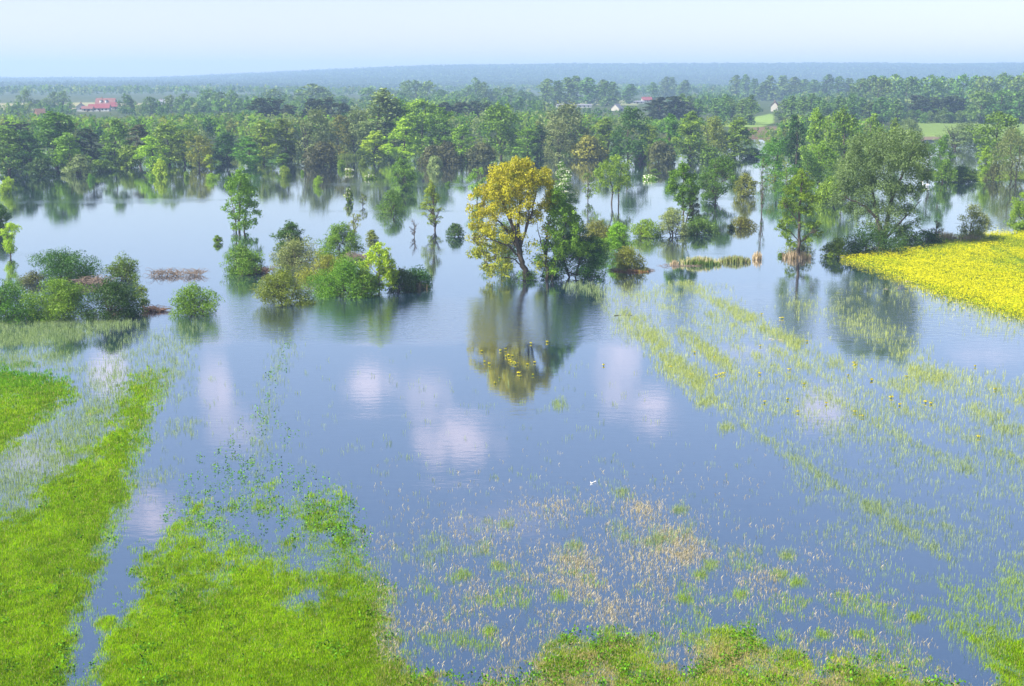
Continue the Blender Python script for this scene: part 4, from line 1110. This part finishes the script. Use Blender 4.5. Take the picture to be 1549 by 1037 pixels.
def stand(name, label, n, ya, yb, top, K, leaf, seed, hr, cols, xr=(-500, 2050), skip=None, cov=1.0, wet=None):
    """many loose crowns; each a handful of leaf masses round its own centre"""
    rs = np.random.RandomState(seed)
    Da = float(ground(774, ya)[1]); Db = float(ground(774, yb)[1])
    Y = rs.uniform(Db, Da, n); px = rs.uniform(xr[0], xr[1], n)
    k = Y * cp + CAMH * sp
    X = (px - CX) / F * k
    py = pixel(X, Y)[1]
    z = groundh(X, Y)
    H = rs.uniform(*hr, n)
    if top is not None:
        tl = np.interp(px, [t[0] for t in top], [t[1] for t in top]) + rs.uniform(-2, 9, n)
        dy = -(tl - CY) / F; t = Y / (cp + dy * sp); zt = CAMH + t * (-sp + dy * cp)
        H = np.minimum(H, zt - z)
    ok = (z > -.2) & (H > 2.5)
    if wet is not None:
        z = np.maximum(z, -.1); ok = (H > 2) & (py < np.interp(px, [t[0] for t in wet], [t[1] for t in wet]) - rs.exponential(3, n))
    if cov < 1: ok &= fbm(X * .01, Y * .006, seed, 3) < cov
    for pts, _ in FIELDS[:4]: ok &= ~inpoly(px, py, pts)
    if skip is not None: ok &= ~skip(px, py)
    X, Y, z, H = X[ok], Y[ok], z[ok], H[ok]; m = len(X)
    R = H * rs.uniform(.26, .40, m)
    tone = rs.uniform(0, 1, m) ** 1.3; pick = rs.randint(0, len(cols), m)
    nl = 7
    lc = unit(rs.normal(size=(m, nl, 3))) * rs.uniform(.2, .68, (m, nl, 1)); lr = rs.uniform(.35, .6, (m, nl))
    q = rs.randint(0, nl, (m, K)); ar = np.arange(m)[:, None]
    d = unit(rs.normal(size=(m, K, 3)) + np.array([0, 0, .35]))
    loc = lc[ar, q] + d * lr[ar, q][..., None] * rs.uniform(.6, 1.05, (m, K, 1))
    P = np.empty((m, K, 3)); P[..., 0] = X[:, None] + loc[..., 0] * R[:, None]; P[..., 1] = Y[:, None] + loc[..., 1] * R[:, None]
    P[..., 2] = z[:, None] + H[:, None] * (.53 + .44 * loc[..., 2])
    nn = unit(d + rs.normal(0, .45, d.shape)).reshape(-1, 3)
    size = (np.broadcast_to((leaf * np.clip(H / 10, .4, 1.4))[:, None], (m, K))).reshape(-1)
    V, Fc = cards(P.reshape(-1, 3), nn, size, rs, .8)
    cl = np.array(cols)[pick]                                   # (m,2,3)
    tv = np.clip(tone[:, None] * .6 + rs.uniform(0, .4, (m, K)), 0, 1)[..., None]
    c = (cl[:, None, 0] * (1 - tv) + cl[:, None, 1] * tv).reshape(-1, 3)
    o = link(name, mesh_np(name, V, Fc, GRASS, np.repeat(c, 4, 0)))
    tag(o, label, 'woodland', kind='stuff'); print(name, m, len(V) // 4)
    return o


mix1 = [PAL['green'], PAL['mid'], PAL['green'], PAL['grey'], PAL['olive'], PAL['mid'], PAL['lime'], PAL['grey'], PAL['dark']]
mix2 = [PAL['blue'], PAL['mid'], PAL['green'], PAL['dark'], PAL['blue'], PAL['grey']]
nopond = lambda x, y: soft(x, y, [(1395, 215), (1500, 215), (1500, 255), (1395, 255)], 3) > .4
stand('woodland', 'mixed green wood filling the land right behind the far shore', 8500, 180, 236, T1, 95, .95, 21, (7, 15), mix1, skip=nopond)
WET = [(-900, 258), (0, 257), (150, 252), (230, 249), (330, 248), (400, 244), (480, 242), (505, 234), (545, 235), (570, 239), (760, 241), (900, 240), (1060, 242), (1130, 242), (1150, 250), (1158, 298), (1200, 306), (1262, 304), (1290, 290), (1300, 262), (1385, 258), (1390, 222), (1418, 222), (1500, 224), (1506, 275), (1560, 274), (2400, 275)]
stand('undergrowth', 'low brush and bushes along the far flooded shore', 3800, 203, 306, T1, 80, .6, 25, (2.2, 6.5), mix1[:6], wet=WET, cov=.66, skip=lambda x, y: nopond(x, y))
stand('distant_woodland', 'hazy green wood and hedges in the middle distance', 6500, 146, 181, T2, 46, 1.7, 22, (6, 14), mix2, cov=.74)
stand('far_forest', 'blue hazed forest covering the plain towards the hills', 22000, 128.5, 147, None, 16, 3.0, 23, (10, 17), mix2, xr=(-700, 2250), cov=.80)
# forest on the hills
rs = np.random.RandomState(9)
n = 60000
Y = rs.uniform(3000, 7600, n); X = rs.uniform(-.62, .62, n) * Y
z = groundh(X, Y); K = 7; H = rs.uniform(9, 17, n) * (.7 + .6 * fbm(X * .003, Y * .003, 7, 2))
P = np.repeat(np.stack([X, Y, z], 1), K, 0); hk = np.repeat(H, K)
P += rs.normal(size=P.shape) * np.array([3.2, 3.2, 0]); P[:, 2] += hk * rs.uniform(.35, 1, len(P))
V, Fc = cards(P, unit(rs.normal(size=P.shape) * .6 + np.array([-.2, -.5, .7])), np.full(len(P), 6.0), rs, .8)
tn = np.repeat(rs.uniform(0, 1, n), K)[:, None]
st_ = np.repeat(sstep(.45, .6, fbm(X * .0012, Y * .003, 55, 3)), K)[:, None]
c = (np.array([.018, .042, .02]) * (1 - tn) + np.array([.05, .085, .03]) * tn) * (1 - .4 * st_) + np.array([.03, .07, .012]) * st_ * .6
o = link('hill_forest', mesh_np('hill_forest', V, Fc, GRASS, np.repeat(c, 4, 0))); tag(o, 'pale blue forest covering the long low hills on the horizon', 'forest', kind='stuff')

# ------------------------------------------------------------------ houses
WALLW = plain_material('white_render', (.55, .54, .52), .8, .8, .12); WALLC = plain_material('cream_render', (.42, .39, .33), .8, .8, .15)
ROOFR = plain_material('red_tiles', (.22, .05, .055), .6, 1.2, .25); ROOFB = plain_material('brown_tiles', (.20, .085, .075), .7, 1.2, .25)
ROOFG = plain_material('grey_roof', (.20, .20, .22), .7, 1.2, .2); GLASS = plain_material('dark_glass', (.03, .04, .05), .1, 1, .2, .5)
DOORM = plain_material('brown_door', (.13, .07, .04), .6, 3, .3); STRAWM = plain_material('thatch', (.22, .12, .07), .95, 1.0, .35)


def box(x0, x1, y0, y1, z0, z1):
    v = [(x, y, z) for x in (x0, x1) for y in (y0, y1) for z in (z0, z1)]
    f = [(0, 1, 3, 2), (4, 6, 7, 5), (0, 4, 5, 1), (2, 3, 7, 6), (0, 2, 6, 4), (1, 5, 7, 3)]
    return np.array(v, float), np.array(f)


def tri_mesh(name, vs, fs, mat):
    me = bpy.data.meshes.new(name); me.from_pydata([tuple(v) for v in vs], [], [tuple(f) for f in fs]); me.materials.append(mat); me.update(); return me


def house(x, yb, name, label, cat, Lm, Wm, Hw, Hr, wall, roof, rot=0, nwin=4, dormers=0, chimney=1, door=True):
    X, Y = ground(x, yb); X = float(X); Y = float(Y)
    r = bpy.data.objects.new(name, None); COL.objects.link(r); r.location = (X, Y, .25); r.rotation_euler = (0, 0, rot); tag(r, label, cat)
    l, w = Lm / 2, Wm / 2
    vs = [(-l, -w, -1), (l, -w, -1), (l, w, -1), (-l, w, -1), (-l, -w, Hw), (l, -w, Hw), (l, w, Hw), (-l, w, Hw), (-l, 0, Hw + Hr), (l, 0, Hw + Hr)]
    fs = [(0, 1, 5, 4), (2, 3, 7, 6), (1, 2, 6, 9, 5), (3, 0, 4, 8, 7)]
    link('wall', tri_mesh('wall', vs, fs, wall), r)
    o_ = .45; s = Hr / w; zb = Hw - o_ * s; t = .22
    A = [(-l - o_, -w - o_, zb + .02), (l + o_, -w - o_, zb + .02), (l + o_, 0, Hw + Hr + .02), (-l - o_, 0, Hw + Hr + .02), (l + o_, w + o_, zb + .02), (-l - o_, w + o_, zb + .02)]
    B = [(a, b, c + t) for a, b, c in A]
    vs = A + B
    fs = [(0, 3, 2, 1), (3, 5, 4, 2), (6, 7, 8, 9), (9, 8, 10, 11), (0, 1, 7, 6), (4, 5, 11, 10), (1, 2, 8, 7), (2, 4, 10, 8), (3, 0, 6, 9), (5, 3, 9, 11)]
    ro = link('roof', tri_mesh('roof', vs, fs, roof), r)
    for i in range(chimney):
        cx = -l * .4 + i * l * .8
        link('chimney', mesh_np('chimney', *box(cx - .45, cx + .45, -.4, .4, Hw + Hr * .6, Hw + Hr + 1.3), DOORM), ro)
    for i in range(nwin):
        cx = -l + (i + .8) * Lm / (nwin + .6)
        link('window', mesh_np('window', *box(cx - .55, cx + .55, -w - .06, -w + .05, Hw * .35, Hw * .35 + 1.3), GLASS), r)
    if door: link('door', mesh_np('door', *box(l * .1 - .6, l * .1 + .6, -w - .08, -w + .04, 0, 2.1), DOORM), r)
    # gable window
    link('window', mesh_np('window', *box(l - .04, l + .06, -.6, .6, Hw * .5, Hw * .5 + 1.3), GLASS), r)
    for i in range(dormers):
        cx = -l * .45 + i * l * .55
        d = bpy.data.objects.new('dormer', None); COL.objects.link(d); d.parent = r
        link('dormer_wall', mesh_np('dormer_wall', *box(cx - .8, cx + .8, -w * .75, -w * .1, Hw + Hr * .15, Hw + Hr * .72), WALLW), d)
        link('dormer_roof', mesh_np('dormer_roof', *box(cx - 1.0, cx + 1.0, -w * .8, -w * .1, Hw + Hr * .72 + .002, Hw + Hr * .72 + .2), roof), d)
    return r


house(123, 169, 'white_house', 'small white gabled house left of the red roofed barn', 'house', 9, 6.5, 3.4, 2.6, WALLW, ROOFG, math.radians(-78), 2, chimney=1)
house(133, 169.3, 'grey_shed', 'low grey roofed shed between the white house and the red barn', 'shed', 8, 5, 2.4, 1.6, WALLC, ROOFB, math.radians(3), 2, chimney=0)
house(151, 168.8, 'red_roofed_barn', 'long white barn under a bright red roof', 'barn', 15.5, 7, 2.7, 2.6, WALLW, ROOFR, math.radians(4), 5, chimney=0)
house(161, 165.5, 'brown_roofed_house', 'tall house with brown roof and two dormers behind the red barn', 'house', 15, 10, 3.8, 5.0, WALLW, ROOFB, math.radians(4), 4, dormers=2, chimney=1)
house(175, 165.8, 'red_annex', 'small red roofed annex at the right end of the farm', 'house', 6, 6, 2.6, 3.0, WALLC, ROOFR, math.radians(10), 1, chimney=0)
house(62, 175, 'brown_hut', 'brown thatched hut left of the farm before the hazy trees', 'hut', 7, 6, 1.2, 3.2, STRAWM, STRAWM, math.radians(40), 1, chimney=0)
house(933, 168, 'pale_barn', 'pale gabled barn right of the tall poplars', 'barn', 8, 7.5, 1.8, 3.4, WALLC, ROOFG, math.radians(62), 1, chimney=0)
house(868, 163, 'long_white_shed', 'long low white shed at the foot of the tall poplars', 'shed', 30, 7, 2.0, .9, WALLW, ROOFG, math.radians(2), 8, chimney=0)
house(978, 155, 'far_red_house', 'small far house with red roof among hazy trees', 'house', 10, 8, 2.6, 3.0, WALLC, ROOFR, math.radians(8), 3)
house(962, 157, 'far_white_shed', 'long white shed left of the far red roofed house', 'shed', 16, 6, 2, 1.0, WALLW, ROOFG, math.radians(2), 4, chimney=0)
house(1172, 169, 'cream_cottage', 'cream gabled cottage at the edge of the birch row', 'cottage', 7, 5, 4.5, 2.8, WALLC, ROOFB, math.radians(70), 2)
house(247, 159, 'distant_roof_house', 'faint grey roofed house in the belt right of the farm', 'house', 8, 7, 2.6, 2.4, WALLW, ROOFG, 0, 2)


# ------------------------------------------------------------------ small things
def sticks(x, yb, wpx, dep, hm, n, mat, name, label, cat, seed, rr=.035, flat=1.0, arch=True, grp=None):
    rs = np.random.RandomState(seed); X, Y = ground(x, yb); X = float(X); Y = float(Y); W = float(metres(Y, wpx))
    parts = []
    for i in range(n):
        a = rs.uniform(0, 6.28); L_ = rs.uniform(.6, 1.7) * (.6 + .4 * hm)
        c = np.array([rs.uniform(-.5, .5) * W, rs.uniform(-.5, .5) * dep, rs.uniform(-.08, hm * .45)])
        e = c + np.array([math.cos(a) * L_, math.sin(a) * L_ * .6, rs.uniform(-.1, .7) * hm * flat])
        parts.append(tube(curve(c, e, rs, .35, 5, .15 if arch else 0), np.linspace(rr, rr * .35, 5), 4))
    o = link(name, mesh_np(name, *join(parts), mat), loc=(X, Y, 0)); tag(o, label, cat, grp); return o


sticks(268, 416, 78, 2.2, .8, 250, DEADW, 'brush_line', 'long low heap of dead brown twigs right of the pale green bush', 'brush pile', 1, .03)
sticks(388, 413, 36, 1.8, .9, 240, REDW, 'brush_pile', 'red brown brush heap at the left of the drowned thicket', 'brush pile', 2, .04)
sticks(233, 470, 30, 1.2, .45, 150, REDW, 'brush_pile', 'small red brown brush heap in water off the left bank', 'brush pile', 3, .035)
sticks(138, 430, 44, 1.6, 1.0, 170, DEADW, 'brush_pile', 'grey brown dead branches below the dark domed bush', 'brush pile', 4, .045)
sticks(542, 392, 34, 1.4, .9, 120, DEADW, 'brush_pile', 'brown twigs between the domed bush and the lime green tree', 'brush pile', 5, .03)
sticks(955, 409, 62, .8, .25, 150, DEADW, 'brush_line', 'thin line of brown twigs under the olive bush', 'brush pile', 6, .03)
sticks(1028, 402, 60, .7, .12, 70, DEADW, 'brush_line', 'thin floating line of twigs left of the tan reed strip', 'brush pile', 12, .02)
sticks(1414, 364, 20, 1.2, 1.8, 90, DEADW, 'dead_shrub', 'upright bare brown twigs of a dead shrub', 'dead shrub', 7, .035)
for (x, y, L_, a, lab, r) in [(1386, 426, 2.6, -.25, 'pale driftwood pole at the lower edge of the yellow field', .06), (1366, 418, 1.6, .2, 'short pale stick left of the driftwood pole', .04), (1352, 436, 2.6, .35, 'thin stick floating below the yellow field edge', .03),
                              (943, 477, 1.9, .12, 'dark branch floating beside the right grass bands', .05), (1175, 514, 1.6, -.6, 'pale straw wisp beside the right grass band', .03), (1440, 450, 2.0, -.5, 'pale stick along the lower edge of the yellow field', .03)]:
    X, Y = ground(x, y); rs = np.random.RandomState(int(x)); d = np.array([math.cos(a), math.sin(a), 0]) * L_ / 2
    ps = [tube(curve(-d + [0, 0, .03], d + [0, 0, .06], rs, .15, 7), np.linspace(r, r * .4, 7), 6)]
    for s in (.1, .45): ps.append(tube(curve(d * s, d * s + [.35, .25, .22], rs, .2, 4), np.linspace(r * .5, .01, 4), 4))
    o = link('driftwood', mesh_np('driftwood', *join(ps), DRIFT if 'dark' not in lab else BARK), loc=(float(X), float(Y), 0)); tag(o, lab, 'driftwood')


def reed_clump(x, yb, wpx, dep, h, n, c0, c1, name, label, seed):
    rs = np.random.RandomState(seed); X, Y = ground(x, yb); X = float(X); Y = float(Y); W = float(metres(Y, wpx))
    u = np.clip(rs.normal(0, .27, n), -.5, .5)
    pos = np.stack([u * W, rs.uniform(-.5, .5, n) * dep, np.full(n, -.05)], 1)
    hh_ = h * rs.uniform(.5, 1.15, n) * (1 - 1.2 * u ** 2); a = rs.uniform(0, 3.14, n); wd = .05
    ex = np.stack([np.cos(a) * wd, np.sin(a) * wd, 0 * a], 1); ln = rs.normal(0, .09, (n, 3)) * h; ln[:, 2] = 0
    V = np.stack([pos - ex, pos + ex, pos + ex * .7 + ln * .3 + np.array([0, 0, 1]) * hh_[:, None] * .6, pos + ln + np.array([0, 0, 1]) * hh_[:, None]], 1).reshape(-1, 3)
    k = rs.uniform(0, 1, (n, 1)); c = np.array(c0) * (1 - k) + np.array(c1) * k
    o = link(name, mesh_np(name, V, np.arange(n * 4).reshape(n, 4), LEAF, np.repeat(c, 4, 0)), loc=(X, Y, 0)); tag(o, label, 'reeds'); return o


TAN0, TAN1 = (.36, .28, .16), (.62, .52, .34); GR0, GR1 = (.06, .12, .02), (.20, .28, .05)
reed_clump(1205, 390, 38, 2.4, 1.15, 620, TAN0, TAN1, 'reed_tuft', 'tan dead reed tuft round the foot of the open branched tree', 1)
reed_clump(1060, 399, 58, 1.6, 1.1, 800, TAN1, GR1, 'reed_strip', 'green and tan reed strip in the water right of the olive bush', 2)
reed_clump(1062, 400, 50, 1.8, .8, 500, GR0, GR1, 'reed_strip', 'green leaves mixed into the left reed strip', 3)
reed_clump(1111, 396, 46, 1.6, .95, 700, TAN0, GR1, 'reed_strip', 'second green and tan reed strip further right in the water', 4)
reed_clump(1145, 392, 13, .8, 1.2, 160, TAN0, TAN1, 'reed_tuft', 'small tan reed tuft right of the two reed strips', 5)
reed_clump(1020, 400, 12, .6, .7, 120, TAN0, TAN1, 'reed_tuft', 'tiny tan reed tuft left of the two reed strips', 6)
reed_clump(628, 435, 36, 1.2, .8, 420, TAN0, TAN1, 'reed_tuft', 'tan straw under the low dark bush of the drowned thicket', 7)
reed_clump(527, 239, 40, 6, 1.5, 900, GR0, GR1, 'reed_islet', 'low green reedy islet on the far shore below the leaning trunk', 8)
reed_clump(1430, 366, 34, 1.4, 1.6, 420, TAN0, TAN1, 'reed_tuft', 'tan reeds between the brown shrub and the airy shrub', 9)
reed_clump(1450, 372, 80, 2.0, .7, 900, GR0, (.26, .33, .03), 'grass_bank', 'dark green grassy rim along the back of the yellow field', 10)
reed_clump(1468, 367, 36, 1.4, 1.4, 300, TAN0, TAN1, 'reed_tuft', 'tan reeds at the foot of the airy grey green shrub', 11)
reed_clump(955, 411, 50, .8, .35, 420, (.30, .14, .06), (.45, .28, .12), 'reed_tuft', 'brown grass rim under the olive bush right of the golden tree', 13)


def flower(x, y, r, i, lab='yellow flowering head floating on the flooded grassland at right', grp='yellow flower heads dotting the right shallows'):
    rs = np.random.RandomState(i); X, Y = ground(x, y)
    r *= .62; n = 34; d = unit(rs.normal(size=(n, 3)) + np.array([0, 0, .6])); P = d * np.array([r * 1.5, r * 1.1, r * .5]) * rs.uniform(.6, 1, (n, 1)); P[:, 2] = np.abs(P[:, 2]) + .12
    V, Fc = cards(P, unit(d + rs.normal(0, .4, (n, 3))), np.full(n, .09), rs, .9)
    c = np.array([.70, .58, .03]) * rs.uniform(.7, 1.25, (n, 1))
    root = bpy.data.objects.new('marsh_flower', None); COL.objects.link(root); root.location = (float(X), float(Y), 0)
    tag(root, lab, 'flower', grp)
    link('blossom', mesh_np('blossom', V, Fc, GRASS, np.repeat(c, 4, 0)), root)
    st = [tube(curve((rs.normal(0, r * .4), rs.normal(0, r * .4), -.1), (rs.normal(0, r * .5), rs.normal(0, r * .5), .2), rs, .1, 4), np.full(4, .012), 3) for _ in range(6)]
    link('stem', mesh_np('stem', *join(st), STEMM), root)


STEMM = plain_material('green_stem', (.08, .16, .02), .7, 4, .3)
for i, (x, y, r) in enumerate([(1183, 482, .28), (1292, 550, .26), (1294, 553, .22), (1152, 476, .18), (1090, 567, .24), (1083, 569, .22), (1095, 566, .22), (1149, 566, .2), (1194, 560, .22), (1216, 582, .15), (1371, 571, .15), (1319, 575, .15), (1348, 602, .2), (1361, 613, .18), (1400, 609, .26), (1408, 611, .15),
                              (1293, 624, .15), (1304, 631, .2), (1207, 624, .15), (1157, 609, .2), (1221, 517, .15), (1150, 524, .15), (1051, 534, .15), (1081, 542, .16), (1046, 568, .2), (1015, 556, .15), (1480, 662, .22), (913, 553, .14), (1318, 576, .14), (1283, 569, .12), (1475, 555, .12), (1505, 590, .14), (1250, 611, .12), (1192, 605, .12)]):
    flower(x, y, r, i)
for i, (x, y, r) in enumerate([(779, 551, .36), (775, 549, .28), (771, 546, .22), (766, 540, .15), (769, 538, .15), (757, 531, .15), (765, 529, .12), (785, 565, .22), (787, 570, .15), (729, 532, .15), (733, 548, .15), (740, 551, .15), (798, 552, .15), (809, 549, .12), (803, 520, .12), (828, 518, .15), (749, 580, .12), (756, 573, .12), (806, 568, .12), (775, 539, .12)]):
    flower(x, y, r, 100 + i, 'yellow flowering head floating in the reflection of the golden tree', 'yellow flower heads in the golden tree reflection')


def swan(x, yb, rot, s, lab):
    X, Y = ground(x, yb)
    import bmesh
    pts = [(-.62, 0, .22, .05), (-.40, 0, .20, .17), (-.10, 0, .20, .26), (.20, 0, .20, .24), (.42, 0, .27, .14), (.52, 0, .45, .075), (.50, 0, .66, .055), (.50, 0, .84, .055), (.58, 0, .93, .07), (.68, 0, .91, .055)]
    me = bpy.data.meshes.new('swan'); me.from_pydata([p[:3] for p in pts], [(i, i + 1) for i in range(len(pts) - 1)], []); me.update()
    o = link('swan', me, loc=(float(X), float(Y), 0)); o.rotation_euler = (0, 0, rot); o.scale = (s, s, s)
    sk = o.modifiers.new('skin', 'SKIN')
    for v, p in zip(me.skin_vertices[0].data, pts): v.radius = (p[3], p[3])
    me.skin_vertices[0].data[3].use_root = True
    ss = o.modifiers.new('sub', 'SUBSURF'); ss.levels = 2; ss.render_levels = 2; me.materials.append(WHITE)
    tag(o, lab, 'swan')
    for q in (-1, 1):
        ps = tube(np.array([(.15, q * .20, .30), (-.15, q * .24, .36), (-.5, q * .14, .40), (-.72, q * .05, .44)]), [.06, .15, .10, .015], 8)
        link('wing', mesh_np('wing', *ps, WHITE), o)
    link('beak', mesh_np('beak', *tube(np.array([(.70, 0, .91), (.78, 0, .885), (.86, 0, .87)]), [.035, .028, .008], 6), BEAK), o)
    return o


swan(1400, 282, 2.6, 1.25, 'white swan on the bay right of the huge willow')
swan(1281, 305, .3, 1.2, 'white swan showing between the left branches of the huge willow')
swan(895, 731, 2.9, .15, 'small white bird resting on open water below the golden tree')
swan(900, 729, .4, .13, 'second small white bird to the right of its twin on open water')

sc.view_settings.view_transform = 'Standard'; sc.view_settings.look = 'None'; sc.view_settings.gamma = 1; sc.view_settings.exposure = 1.15
sc.render.engine = 'CYCLES'
sc.cycles.max_bounces = 6; sc.cycles.diffuse_bounces = 2; sc.cycles.glossy_bounces = 3; sc.cycles.transmission_bounces = 3
sc.cycles.volume_bounces = 1; sc.cycles.transparent_max_bounces = 6
sc.cycles.use_denoising = True
sc.cycles.volume_step_rate = 4
